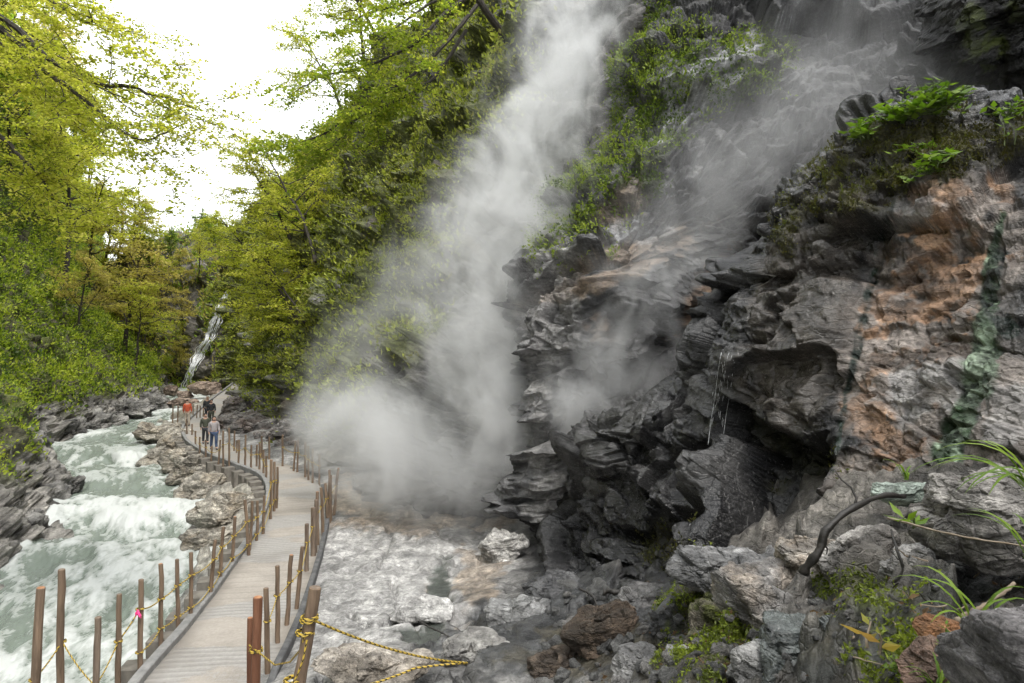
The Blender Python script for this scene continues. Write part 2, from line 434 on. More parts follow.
# ---- front cliff: dark wet blocks on the left, orange seepage face on the right
front = pix([
 [(532,578,16.6),(536,568,16.7),(540,556,16.8),(548,545,17),(556,541,17.6),(566,540,20)],
 [(562,606,13.6),(572,562,13.9),(580,510,14.2),(590,446,14.6),(598,436,15.4),(606,432,18.5)],
 [(615,622,12),(628,566,12.4),(642,490,13.2),(648,410,14.0),(655,400,14.8),(662,396,18.2)],
 [(676,630,10.2),(684,560,10.9),(696,470,12.3),(706,384,13.7),(716,372,14.4),(722,364,18)],
 [(735,626,9.1),(738,545,9.9),(744,440,11.2),(742,335,11.9),(752,318,12.6),(756,312,17)],
 [(795,600,8.5),(798,520,9.2),(795,390,10.4),(772,225,11.7),(784,206,12.6),(790,200,17)],
 [(848,545,8.4),(856,470,8.6),(862,350,9.6),(836,172,11.2),(850,154,12.2),(856,146,17)],
 [(900,525,7.7),(912,440,8.0),(930,320,8.9),(900,132,10.7),(915,112,12),(920,104,17)],
 [(970,520,7.0),(982,430,7.3),(992,300,8.1),(972,125,10.2),(976,106,11.6),(980,100,17)],
 [(1055,530,6.3),(1065,430,6.6),(1075,300,7.4),(1055,118,9.4),(1056,100,11),(1058,94,16)],
 [(1210,560,5.2),(1215,440,5.6),(1220,300,6.2),(1180,110,8),(1180,90,9.5),(1180,84,15)]])
front[:, 0, 2] -= .5
def front_disp(P):
    x, y = proj(P)
    or_ = sst(835, 880, x-.10*(400-y))*sst(150, 215, y+.12*(x-880))    # the seepage sheet is smoother
    big = rock(P, .56, 1.75, 300, .62)
    big += .25*blobs(P, [(800,330,60,110,1,20)], .2, .6, 301)-.2*blobs(P, [(768,425,20,30,1)], .2, .8, 302)
    big += .35*blobs(P, [(660,500,90,26,1,-8),(640,440,60,30,.8,-15)], .2, .8, 303)-.3*blobs(P, [(690,530,40,16,1)], .2, .8, 304)
    ld = blobs(P, [(880,160,90,40,1,-22),(960,140,80,34,1,-6),(1020,130,30,30,1),(800,220,50,50,1,-35)], .3, 1., 345)
    return big*(1-.66*np.maximum(or_, ld))+(.5*ld*(1-blobs(P, [(862,105,34,26,1)], .1, 1., 347))+.36*or_)*rock(P, 1., .55, 350)
H, N, fl = displaced(front, 820, 660, front_disp)
x, y = proj(H)
C = rock_tint(H, (.005, .005, .006), (.034, .0335, .033), 300)
C = over(C, blobs(H, [(800,310,55,120,.75,18)], .3, .8, 310), (.065, .056, .047), 310, H)
C = over(C, blobs(H, [(600,430,60,40,.4,-20),(690,400,60,30,.4,-20),(660,470,90,20,.3,-10)], .4, 1.2, 311), (.085, .083, .081), 311, H)
face = np.clip(blobs(H, [(930,330,75,190,1,14),(985,240,50,80,1),(1000,430,60,70,1),(870,480,40,50,.8),(900,190,55,24,.8,-20)], .22, .9, 312), 0, 1)
C = over(C, face*sst(-.55, -.05, fbm(H*2.5, 4, 330))*.9, (.205, .178, .158), 312, H, .5)
C = over(C, face*blobs(H, [(940,250,42,80,.85,14),(905,315,45,22,.8,-5),(960,215,30,30,.8),(890,430,34,36,.7),(930,400,40,10,.6),(970,290,20,30,.7),(895,480,28,20,.8),(880,360,22,16,.6)], .9, 2.2, 313), (.235, .14, .082), 313, H, .7)
C = over(C, face*blobs(H, [(910,250,40,8,.9,8),(960,350,60,7,.8,-4),(890,365,40,6,.8,-6),(905,280,30,7,.8)], .5, 2.2, 314), (.06, .045, .035), 314, H)
C = over(C, face*blobs(H, [(930,385,50,26,.7),(900,215,50,18,.7,-15),(1010,420,30,30,.6)], .4, 1.5, 315), (.25, .245, .24), 315, H)
g2 = streak(H, [(1003,215,4),(993,250,6),(990,300,11),(982,360,18),(962,420,14),(935,478,18),(910,500,24)], 1.)
C = over(C, g2, (.022, .042, .018), 316, H, .6)
C = over(C, .7*g2*sst(.0, .4, fbm(H*6, 3, 317)+blobs(H, [(980,370,24,60,.35),(935,480,30,20,.3)], .3)), (.24, .30, .22), 317, H, 1.)
bl = np.maximum(streak(H, [(893,200,2),(880,250,4),(868,300,6),(852,370,5),(840,430,3),(833,470,3)], 1., 72), streak(H, [(1000,255,9),(985,300,7),(1010,330,10)], 1., 73))
C = over(C, bl*sst(-.3, .1, fbm(H*4, 3, 331)), (.008, .016, .011), 318, H)
mo = blobs(H, [(900,165,60,26,.9,-20),(960,120,60,16,1),(860,185,40,18,.8,-35),(905,150,50,36,.8),(790,235,16,30,.5),(840,480,12,30,.35),(780,470,10,30,.3),(670,545,30,24,.35)], .4, 1.6, 319)
led = blobs(H, [(880,160,80,34,1,-22),(960,140,80,30,1,-6),(1020,130,30,26,1),(830,190,40,22,.8,-35)], .3, 1., 345)
C = over(C, led*.9, (.022, .019, .013), 346, H, .7)
mo = np.maximum(mo, .8*led)*sst(-.2, .2, fbm(H*2.4, 4, 341))
C = over(C, mo*.85, (.05, .048, .015), 319, H, .6)
SURF['front'] = (H, N, mo)
put_grid('cliff_terrain', H, fl, M['rock'], C, np.clip(1.-.35*face-.6*mo, 0, 1))

# ---- overhanging block at the upper right corner
def lump(c, r, seed, n=(150, 90), amp=.25, t=.6, flat=0., rot=0., bed=BED, planes=13):
    th = np.linspace(0, 2*math.pi, n[0]); ph = np.linspace(0, math.pi, n[1])
    D = np.stack([np.cos(th)[:, None]*np.sin(ph), np.sin(th)[:, None]*np.sin(ph), np.ones_like(th)[:, None]*np.cos(ph)], -1)
    # an angular block: the inner side of a handful of random planes
    g = np.random.default_rng(seed+4000); pl = nrm(np.concatenate([g.normal(size=(planes, 3)), np.array([[0, 0, 1.], [0, 0, -1], [.2, -.9, .3], [-.5, -.7, .4]])+g.normal(size=(4, 3))*.12]))
    hh = np.r_[g.uniform(.72, 1.0, planes), [.85, .9, .85, .9]]
    q = np.maximum(D@pl.T, 1e-3)/hh; rad = 1/(np.power(np.power(q, 14).sum(-1), 1/14.))
    e = .85; D = np.sign(D)*np.abs(D)**e; D = D/np.linalg.norm(D, axis=-1, keepdims=True)**.6
    Du = D; D = D*np.minimum(rad, 1.18)[..., None]
    c_, s_ = math.cos(rot), math.sin(rot)
    G = D*np.array(r)
    G = np.stack([G[..., 0]*c_-G[..., 1]*s_, G[..., 0]*s_+G[..., 1]*c_, G[..., 2]], -1)
    P = G+np.array(c)
    Nn = Du/np.linalg.norm(Du, axis=-1, keepdims=True)
    S = np.array([seed*3.7, seed*1.9, seed*2.3])
    H = P+Nn*(rock(P+S, amp, t, 400+seed, bed=bed)+fbm((P+S)*.9/np.mean(r), 3, 77)*.3*np.mean(r)*amp/.25)[..., None]
    H[-1] = H[0]; H[:, 0] = H[:, 0].mean(0); H[:, -1] = H[:, -1].mean(0)
    return H, Nn
H, N = lump(at(1016, 12, 15.5), (1.55, 1.6, 1.75), 5, (260, 200), .5, .7)
C = rock_tint(H, (.010, .010, .011), (.045, .044, .043), 420)
mo = blobs(H, [(985,55,16,45,1,20),(975,20,12,30,.8,20),(1015,10,12,16,.8)], .5, 1.4, 421)*sst(-.2, .2, fbm(H*2.2, 4, 422))
C = over(C, mo, (.055, .07, .012), 421, H, .6)
put_grid('overhanging_rock_terrain', H, False, M['rock'], C, np.full(H.shape[:2], .6))

# ---- the same wall carried on past the viewpoint, to the right of and behind it
w_ = []
for X0, Y0, z0 in [(9.5,9,6), (8.5,3,4.5), (7.5,-5,3.5), (8,-16,2), (10,-32,1), (14,-55,0)]:
    w_.append([(X0-2, Y0, z0-3), (X0, Y0, z0+2), (X0+1.5, Y0-.5, z0+9), (X0+4.5, Y0-1, z0+18), (X0+8, Y0-1, z0+28), (X0+14, Y0-1, z0+38)])
H, N, fl = displaced(np.array(w_), 130, 120, lambda P: rock(P, .9, 2.2, 800), (-6, -5, 8))
put_grid('cliff_terrain', H, fl, M['rock'], rock_tint(H, (.03, .03, .03), (.15, .148, .145), 800), np.full(H.shape[:2], .4))
# ---- river banks, bed and the rocky floor right of the path: one sheet
def tps(pts):
    P = np.array(pts, float); X = P[:, :2]/np.array([10., 14.]); z = P[:, 2]; k = len(X)
    r = np.linalg.norm(X[:, None]-X[None], axis=-1); K = np.where(r > 0, r*r*np.log(r+1e-9), 0)+np.eye(k)*.01
    A = np.block([[K, np.ones((k, 1)), X], [np.ones((1, k)), np.zeros((1, 3))], [X.T, np.zeros((2, 3))]])
    s = np.linalg.solve(A, np.r_[z, 0, 0, 0])
    def f(x, y):
        q = np.stack([x/10., y/14.], -1); r = np.linalg.norm(q[..., None, :]-X, axis=-1)
        return (np.where(r > 0, r*r*np.log(r+1e-9), 0)@s[:k])+s[k]+q[..., 0]*s[k+1]+q[..., 1]*s[k+2]
    return f
def wz(px, py, z):
    p = onz(px, py, z); return (p[0], p[1], z)
def wy(px, py, Y):
    p = at(px, py, Y); return tuple(p)
# the path: centre line (x, y, z)
PATH = np.array([(-3.2, 3, -.0), (-4.2, 7.5, 0), (-4.9, 10.8, 0), (-5.25, 13.5, 0), (-5.9, 17.2, 0), (-6.75, 21.2, 0), (-8.0, 25.3, 0), (-9.6, 28.6, 0), (-12.0, 31.4, 0), (-14.7, 34.6, 0),
                 (-17.6, 38.9, 0), (-20.4, 44.5, 0), (-22.8, 51.5, .15), (-24.4, 58, .7), (-26.2, 66, 1.3), (-28.6, 75, 1.9)])
PC = crom(PATH, 500)
PT = np.gradient(PC, axis=0); PT[:, 2] = 0; PT /= np.linalg.norm(PT, axis=1, keepdims=True)
PS = np.stack([PT[:, 1], -PT[:, 0], np.zeros(len(PT))], -1)      # to the right of travel
PLEN = np.r_[0, np.cumsum(np.linalg.norm(np.diff(PC, axis=0), axis=1))]
PW = np.interp(PC[:, 1], [3, 13, 26, 40, 70], [1.05, .98, .88, .82, .80])
RIV_L = np.array([(-11.5,4), (-12.5,12), (-14.7,19.9), (-20.4,31.3), (-28.5,41), (-29.8,49), (-30.9,55), (-32.6,64), (-36.5,73), (-39,84)], float)
RIV_R = np.array([(-5.6,4), (-6.6,10.5), (-7.5,13.8), (-8.4,17.3), (-10.1,22.8), (-12.5,28.4), (-16.6,33.5), (-21.8,41.3), (-25.4,48.5), (-27.6,56), (-29.3,65), (-30.6,72), (-31.5,84)], float)
def rx(poly, Y): return np.interp(Y, poly[:, 1], poly[:, 0])
def river_z(Y): return np.interp(Y, [0, 34, 72, 80], [-1.3, -1.3, 0., .4])
gp = []
for k in range(0, 500, 24):
    if PC[k, 1] < 70: gp.append((PC[k, 0], PC[k, 1], PC[k, 2]-.10))
for k in range(0, 500, 36):
    if PC[k, 1] < 66:
        q = PC[k]+PS[k]*1.7; gp.append((q[0], q[1], PC[k, 2]-.05))
gp += [wz(420,600,.1), wz(380,560,.05), wz(350,640,.35), wz(450,560,.1), wz(520,560,.1), wz(400,520,.1), wz(480,540,.1), wz(345,530,0), wz(300,470,.1), wz(270,450,.3),
       wy(420,650,10.6), wy(480,640,10.6), wy(520,590,14.2), wy(560,630,11.2), wy(610,640,9.9), wy(560,683,8.6), wy(640,683,7.6), wy(460,683,9.2), wy(340,683,9.4), wy(300,683,9.2),
       wy(680,600,9.3), wy(700,683,6.6), wy(690,640,7.6), wy(735,560,8.8), wy(780,540,8.2), wy(800,600,6.7), wy(830,540,7.7), wy(860,600,6.1), wy(800,683,5.0), wy(900,560,6.4), wy(920,640,4.7), wy(900,683,4.2),
       wy(960,520,6.4), wy(980,560,5.3), wy(1000,640,4.0), wy(960,683,3.7), wy(1060,560,4.6), wy(1060,683,3.3), wy(1150,600,4.0), wy(1200,900,2.0), wy(800,1100,2.6), wy(500,1100,4.4),
       (0,-3,3.6), (3,0,3.9), (6,2,4.6), (-5,-3,1.5), (10,8,7.5), (10,14,8), (-1,20,.2), (2,20,.4), (-4,28,.6), (-10,38,.8), (-16,48,1.6), (-20,60,2.4)]
for Yk in (4, 10, 14, 19, 24, 29, 34, 40, 47, 55, 64, 74):
    xr = rx(RIV_R, Yk); gp.append((xr, Yk, river_z(Yk)+.02)); gp.append((xr-2.2, Yk, river_z(Yk)-1.2)); gp.append(((xr+rx(RIV_L, Yk))/2, Yk, river_z(Yk)-1.6))
    gp.append((rx(RIV_L, Yk)-1.5, Yk, river_z(Yk)-1.0))
ZF = tps(gp)
# sheet in polar-like spacing so near rock gets finer cells
ny, nx = 640, 820
Yg = 1.6*(88/1.6)**np.linspace(0, 1, ny)
U = np.linspace(-.86, .95, nx)
GX = U[None, :]*(Yg[:, None]+2.5); GY = np.repeat(Yg[:, None], nx, 1)
GZ = np.empty_like(GX)
GZ = np.concatenate(list(POOL.map(lambda a: ZF(GX[a:a+20], GY[a:a+20]), range(0, ny, 20))))
FB = basis((-.10, -.06, .99))
G0 = np.stack([GX, GY, GZ], -1)
tr = sst(.35, 2.6, GX+3.6+.62*(GY-14)*.55*(GY > 14)+.0*GY)       # 1 on the rocky floor away from the path
pd = np.full(GX.shape, 1e9)
for k in range(0, 500, 3): pd = np.minimum(pd, np.hypot(GX-PC[k, 0], GY-PC[k, 1])-PW[k])
x, y = proj(G0)
rough = .32+.80*sst(520, 700, x)
d = rock(G0*np.array([1, 1, 1.]), .42, .95, 500, bed=FB)*rough*sst(.05, .9, pd)
d = d+sst(.05, .7, pd)*.06
PL = np.stack([GX*.62+.35*fbm(G0*.6, 3, 571), GY*.62+.35*fbm(G0*.6, 3, 572), GZ*0], -1)
f1, f2, c1, g_ = voro(PL, 573, 1.); q1, q2, c2, h_ = voro(PL*2.7+5, 574, 1.)
plate = (c1-.5)*.16+g_*.10-.2*(1-sst(0, .04, f2-f1))+(c2-.5)*.05+h_*.05-.03*(1-sst(0, .06, q2-q1))+fbm(G0*2.5, 4, 575)*.03
flat_ = (1-sst(470, 560, x))*sst(.05, .9, pd)*(1-sst(24, 30, GY))
d = mix(d, plate+.25*d, flat_)
right = sst(.15, 1.0, GX-rx(RIV_R, GY))
d = d*np.where(GX < rx(RIV_R, GY)+.6, .8, 1.)
bankrock = (1-sst(2.5, 3.5, GX-rx(RIV_R, GY)))*sst(.25, .7, pd)*sst(15, 22, GY)
Bd = rock(G0, .75, .8, 540, bed=FB)
d = mix(d, .18+Bd, bankrock)
d = np.where(pd < .3, np.minimum(d, -.04), d)
pool = blobs(G0, [(436,600,14,42,1,12),(415,632,22,10,1)], .3, 1.2, 560); d = mix(d, -.12, pool)
d = blur(d, 1); G1 = G0.copy(); G1[..., 2] += d
x, y = proj(G1)
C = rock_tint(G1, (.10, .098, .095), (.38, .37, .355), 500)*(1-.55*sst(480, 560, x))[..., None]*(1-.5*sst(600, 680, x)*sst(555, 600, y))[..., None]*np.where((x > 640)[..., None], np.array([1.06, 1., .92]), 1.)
pale = .8*blobs(G1, [(400,600,70,45,1,-30),(350,560,40,40,.6),(430,560,60,22,.6),(330,620,40,50,.6),(480,560,45,20,.6),(380,650,80,14,.5)], .4, .8, 501)
C = over(C, pale*(.75+.25*c1), (.46, .45, .435), 501, G1, .12)
C = over(C, blobs(G1, [(475,590,18,40,.5),(350,500,50,18,.8),(470,575,40,8,.6,-20),(420,520,80,14,.5)], .5, 1., 502), (.33, .26, .19), 502, G1)
C = over(C, blobs(G1, [(560,620,110,45,.95,-8),(580,580,60,30,.9),(540,650,90,30,.9),(650,600,60,60,.9)], .35, .9, 503), (.04, .041, .042), 503, G1, .6)
C = over(C, blobs(G1, [(720,630,40,60,.8),(850,640,60,30,.5),(590,650,70,30,.5)], .5, 1.4, 504), (.07, .058, .03), 504, G1)
C = over(C, blobs(G1, [(900,540,60,30,.7),(760,600,60,40,.6),(830,560,60,30,.5),(980,540,50,40,.6)], .4, 1.2, 505), (.13, .122, .11), 505, G1)
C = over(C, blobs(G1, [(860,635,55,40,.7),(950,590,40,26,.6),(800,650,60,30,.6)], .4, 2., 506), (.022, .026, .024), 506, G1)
mo2 = blobs(G1, [(715,625,40,55,1),(700,655,36,34,.9),(930,660,60,30,.8),(880,600,34,20,.6),(900,630,30,20,.5),(830,590,20,12,.4)], .5, 2.2, 507)*sst(-.25, .1, fbm(G1*3., 4, 508))
C = over(C, mo2*.9, (.07, .085, .015), 507, G1, .5)
C = over(C, bankrock, rock_tint(G1, (.14, .13, .11), (.46, .43, .37), 520), 520)
C = over(C, bankrock*(1-sst(.0, .22, G1[..., 2]-river_z(GY))), (.05, .045, .04), 521, G1)
C = over(C, sst(45, 55, GY)*.5, (.14, .12, .09), 522, G1)
C = over(C, pool, (.06, .068, .058), 511, G1, .2)
wet = np.clip(.35+.65*pool+.6*blobs(G1, [(540,620,130,60,1),(430,590,30,60,.6),(860,635,80,50,.8)], .3, .9, 509)+.3*bankrock, 0, 1)
SURF['ground'] = (G1, grid_normals(G1), mo2)
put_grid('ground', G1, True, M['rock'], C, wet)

# ---- left side of the gorge
hill = []
for (X0, Y0) in [(-9, -45), (-10,-20), (-11.0,2), (-12.2,12), (-14.9,20), (-20.6,31.3), (-28.6,41), (-30.2,49), (-31.3,55), (-33.0,64), (-37.2,73), (-41,84), (-44,100)]:
    zz = float(river_z(max(Y0, 0)))-.9; s = 1+.012*max(0, Y0-30)
    hill.append([(X0+.9, Y0, zz), (X0-.5, Y0, zz+1.6), (X0-1.8*s, Y0+.2, zz+3.2), (X0-5.4*s, Y0+1.5, zz+8.2), (X0-8.6*s, Y0+3, zz+15), (X0-11.3*s, Y0+5, zz+27), (X0-16*s, Y0+8, zz+46)])
hill = np.array(hill)
def hill_disp(P):
    lo = 1-sst(.3, 1.8, P[..., 2]+fbm(P*.5, 2, 601)*1.5-.01*P[..., 1])
    return rock(P, .75, 1.0, 600, bed=FB)*mix(.45, 1., lo)+(fbm(P*.5, 4, 602)*.8+np.abs(fbm(P*np.array([.9, .9, .6]), 3, 609))*1.3)*(1-lo)
H, N, fl = displaced(hill, 700, 420, hill_disp, (-5, 20, 30))
lo = 1-sst(-.1, 1.4, H[..., 2]+fbm(H*.5, 3, 603)*1.6-.012*H[..., 1])
C = over(np.zeros_like(H)+np.array([.10, .115, .03]), lo, rock_tint(H, (.06, .055, .05), (.32, .30, .27), 604), 604)
veg = (1-lo)*sst(-.3, .05, fbm(H*.8, 4, 605))
C = over(C, (1-lo)*(1-veg)*.8, (.05, .04, .028), 606, H)
SURF['hill'] = (H, N, veg)
put_grid('hill_terrain', H, fl, M['rock'], C, .15+.4*lo)

# ---- the head of the valley behind the waterfall
head = []
for (px, Y0) in [(60,80), (110,84), (150,86), (178,84), (196,78), (214,76), (240,78), (290,84), (360,90)]:
    X0 = (px-CX)/F*Y0; bz = .3
    head.append([(X0, Y0-1.5, bz-.6), (X0*1.005, Y0, bz+3), (X0*1.0+.6, Y0+2.5, bz+9), (X0+1.0, Y0+8, bz+15), (X0+1.0, Y0+16, bz+19), (X0+2, Y0+34, bz+25)])
head = np.array(head)
H, N, fl = displaced(head, 260, 220, lambda P: rock(P, .8, 1.8, 700)+fbm(P*.2, 3, 701)*1.6)
C = rock_tint(H, (.05, .045, .038), (.17, .155, .13), 700)
veg = sst(-.15, .2, fbm(H*.4, 4, 702)+.1*N[..., 2])*(1-blobs(H, [(200,345,12,60,1,-14)], .3, .3, 703))
C = over(C, veg*.8, (.06, .06, .022), 704, H)
SURF['head'] = (H, N, veg)
put_grid('hill_terrain', H, fl, M['rock'], C, np.full(H.shape[:2], .3))

# ---- river
ny, nx = 560, 230
Yr = np.linspace(3.2**.5, 79**.5, ny)**2
t = np.linspace(0, 1, nx)
xl = rx(RIV_L, Yr)-2.2; xr = rx(RIV_R, Yr)+1.1
R = np.stack([xl[:, None]+(xr-xl)[:, None]*t[None], np.repeat(Yr[:, None], nx, 1), np.repeat(river_z(Yr)[:, None], nx, 1)], -1)
fl_ = np.stack([R[..., 0]+.42*R[..., 1]*(R[..., 1] < 42), R[..., 1]*.40, R[..., 2]*0], -1)
big = fbm(fl_*.42, 3, 801); med = fbm(fl_*1.3, 4, 802); sm = fbm(fl_*4.2, 4, 803)
ridg = 1-np.abs(fbm(fl_*.8, 4, 804))*2.6
steps = .22*np.sin(R[..., 1]*.95+big*3.)*sst(18, 22, R[..., 1])*(1-sst(40, 50, R[..., 1]))
hgt = .30*big+.15*med+.035*sm+.10*ridg+steps
foam = np.clip(.50+.9*(big+.25*ridg-.1)+.9*med+.55*sm+1.2*steps, 0, 1)
calm = blobs(R, [(120,480,60,14,.55,4),(120,450,60,9,.55),(75,560,50,14,.35),(130,425,40,10,.5),(10,630,40,30,.35)], .4, .5, 805)
foam = np.clip(foam-calm*.75, 0, 1)
R[..., 2] += hgt*(1-.55*calm)*.9
n = NT('river_water')
fa = n.attr('foam').outputs['Fac']; p = n.pos()
ps = n.n('ShaderNodeMapping', i={'Vector': p, 'Rotation': (0, 0, -.35), 'Scale': (1.3, .42, 1.)}).outputs[0]
a = n.noise(ps, 4.5, 8, .72, 1.2); b = n.noise(ps, 17, 5, .7)
fm = n.math('ADD', fa, n.math('MULTIPLY', n.math('SUBTRACT', a, .5), 1.5))
fm = n.ramp(n.math('ADD', fm, n.math('MULTIPLY', n.math('SUBTRACT', b, .5), .5)), [(.22, 0.), (.5, .45), (.85, 1.)])
col = n.mixc(fm, (.19, .225, .19), (.58, .60, .58))
bp = n.n('ShaderNodeBump', i={'Strength': .7, 'Distance': .07, 'Height': n.math('ADD', a, n.math('MULTIPLY', b, .3))})
bs = n.n('ShaderNodeBsdfPrincipled', i={'Base Color': col, 'Roughness': n.math('ADD', .12, n.math('MULTIPLY', fm, .6)), 'IOR': 1.33, 'Normal': bp.outputs[0]})
M['water'] = n.out(bs.outputs[0])
o = raw_mesh('river', R.reshape(-1, 3), grid_faces(ny, nx, True), M['water'], smooth=True, scal={'foam': foam.ravel()})
tag(o, kind='structure')

# ---- path surface and kerbs
n = NT('path_surface')
uv = n.n('ShaderNodeUVMap').outputs[0]; sp = n.n('ShaderNodeSeparateXYZ', i={0: uv}); u, v = sp.outputs[0], sp.outputs[1]; p = n.pos()
a = n.noise(p, 1.1, 5, .6); b = n.noise(p, 14, 5, .7)
base = n.mixc(n.ramp(a, [(.35, 0.), (.65, 1.)]), (.30, .27, .235), (.37, .335, .295))
mask = n.ramp(n.math('ADD', n.noise(n.n('ShaderNodeCombineXYZ', i={0: n.math('MULTIPLY', u, .5), 1: v, 2: 0.}).outputs[0], .42, 3, .5), n.math('MULTIPLY', n.math('SUBTRACT', b, .5), .10)), [(.50, 0.), (.515, 1.)])
rib = n.math('SINE', n.math('MULTIPLY', v, 2*math.pi/.17))
ribr = n.ramp(n.math('ADD', n.math('MULTIPLY', rib, .5), .5), [(.0, .84), (.35, 1.), (1., 1.03)])
mat_ = n.mixc(1., (.32, .305, .285), ribr, 'MULTIPLY')
plk = n.ramp(n.math('FRACT', n.math('MULTIPLY', v, 1/.34)), [(0., .80), (.10, .98), (.9, 1.02), (1., .80)])
far = n.ramp(n.math('MULTIPLY', v, .01), [(.115, 0.), (.118, 1.)])
beige = n.mixc(far, base, n.mixc(1., base, plk, 'MULTIPLY'))
col = n.mixc(mask, beige, mat_)
col = n.mixc(1., col, n.ramp(b, [(.3, .82), (.7, 1.1)]), 'MULTIPLY')
wetp = n.ramp(n.noise(p, .7, 6, .6), [(.48, 0.), (.62, 1.)])
col = n.mixc(n.math('MULTIPLY', wetp, .38), col, (.17, .15, .13))
edge_ = n.ramp(n.math('ADD', n.math('ABSOLUTE', u), n.math('MULTIPLY', n.math('SUBTRACT', n.noise(p, 3.5, 5, .65), .5), .5)), [(.66, 0.), (.95, 1.)])
col = n.mixc(n.math('MULTIPLY', edge_, .5), col, (.15, .135, .115))
hb = n.math('ADD', n.math('MULTIPLY', b, .4), n.math('MULTIPLY', n.math('MULTIPLY', rib, mask), .8))
bp = n.n('ShaderNodeBump', i={'Strength': .6, 'Distance': .012, 'Height': hb})
bs = n.n('ShaderNodeBsdfPrincipled', i={'Base Color': col, 'Roughness': n.math('SUBTRACT', .85, n.math('MULTIPLY', wetp, .3)), 'Normal': bp.outputs[0]})
M['path'] = n.out(bs.outputs[0])
ts = np.linspace(-1, 1, 13)
PV = PC[:, None]+PS[:, None]*PW[:, None, None]*ts[None, :, None]
PV[..., 2] += .012*fbm(PV*2., 3, 810)+.004
PV2 = PV.copy()
uvp = np.stack([PW[:, None]*ts[None], np.repeat(PLEN[:, None], 13, 1)], -1)
edge = np.concatenate([PV[:, :1]-[0, 0, .35], PV, PV[:, -1:]-[0, 0, .35]], 1)
uve = np.concatenate([uvp[:, :1], uvp, uvp[:, -1:]], 1)
o = raw_mesh('path', edge.reshape(-1, 3), grid_faces(500, 15, True), M['path'], uv=uve.reshape(-1, 2)); tag(o, kind='structure')
def sweep(name, off, w, h0, h1, k0, k1, mat, seed):
    k = np.arange(k0, k1); jit = fbm(PC[k]*.8, 3, seed)*.03
    c = PC[k]+PS[k]*((PW[k]+abs(off))*np.sign(off)+jit)[:, None]
    prof = [(-w/2, h0), (-w/2, h1-.02), (-w/2+.02, h1), (w/2-.02, h1), (w/2, h1-.02), (w/2, h0)]
    V = np.stack([c+PS[k]*a+np.array([0, 0, b]) for a, b in prof], 1)
    V[..., 2] += jit[:, None]*.6
    o = raw_mesh(name, V.reshape(-1, 3), [grid_faces(len(k), 6, True), np.array([[0, 1, 2, 3]]), np.array([[0, 3, 4, 5]])], mat)
    return o
iY = lambda Y: int(np.argmin(np.abs(PC[:, 1]-Y)))
o = sweep('path_kerb', -.085, .17, -.4, .13, iY(4), iY(74), M['kerb'], 820); tag(o, kind='structure')
o = sweep('path_kerb', .075, .12, -.3, .15, iY(6), iY(25.5), M['darkkerb'], 821); tag(o, kind='structure')
# ================================================================== PLANTS
def on(surf, px, py, rad=3.5):
    """the visible point of a terrain surface in a direction from the viewpoint, with its normal"""
    H, N, _ = SURF[surf]
    if surf not in _PR: _PR[surf] = proj(H)
    x, y = _PR[surf]
    d = np.hypot(x-px, y-py)
    k = d < rad
    if not k.any():
        j = np.unravel_index(np.argmin(d), d.shape); return H[j].copy(), N[j].copy()
    Yk = np.where(k, H[..., 1], 1e9); j = np.unravel_index(np.argmin(Yk), d.shape)
    return H[j].copy(), N[j].copy()
_PR = {}
def leaf_quads(P, D, U, L, W, fold=.25):
    """diamond leaves: start P, direction D, side U, length L, width W"""
    L = np.asarray(L)[:, None]; W = np.asarray(W)[:, None]
    Nn = np.cross(D, U)
    a = P; b = P+D*L*.45+U*W*.5+Nn*W*fold; c = P+D*L; d = P+D*L*.45-U*W*.5+Nn*W*fold
    V = np.stack([a, b, c, d], 1).reshape(-1, 3)
    n = len(P); i = np.arange(n)[:, None]*4
    T = np.concatenate([i+np.array([0, 1, 2]), i+np.array([0, 2, 3])])
    return V, T
def rdir(n, up=0., g=RNG):
    v = g.normal(size=(n, 3)); v[:, 2] += up; return nrm(v)
def pick(ramp, t):
    ramp = np.array(ramp); t = np.clip(t, 0, .9999)*(len(ramp)-1); i = t.astype(int); f = (t-i)[:, None]
    return ramp[i]*(1-f)+ramp[i+1]*f
SPRING = [(.19, .22, .025), (.32, .34, .04), (.42, .42, .06), (.50, .47, .11)]
FRESH = [(.11, .17, .02), (.19, .27, .03), (.27, .34, .04)]
OLIVE = [(.24, .215, .05), (.36, .315, .07), (.45, .37, .13)]
DEEP = [(.05, .085, .018), (.08, .13, .024), (.12, .17, .03)]

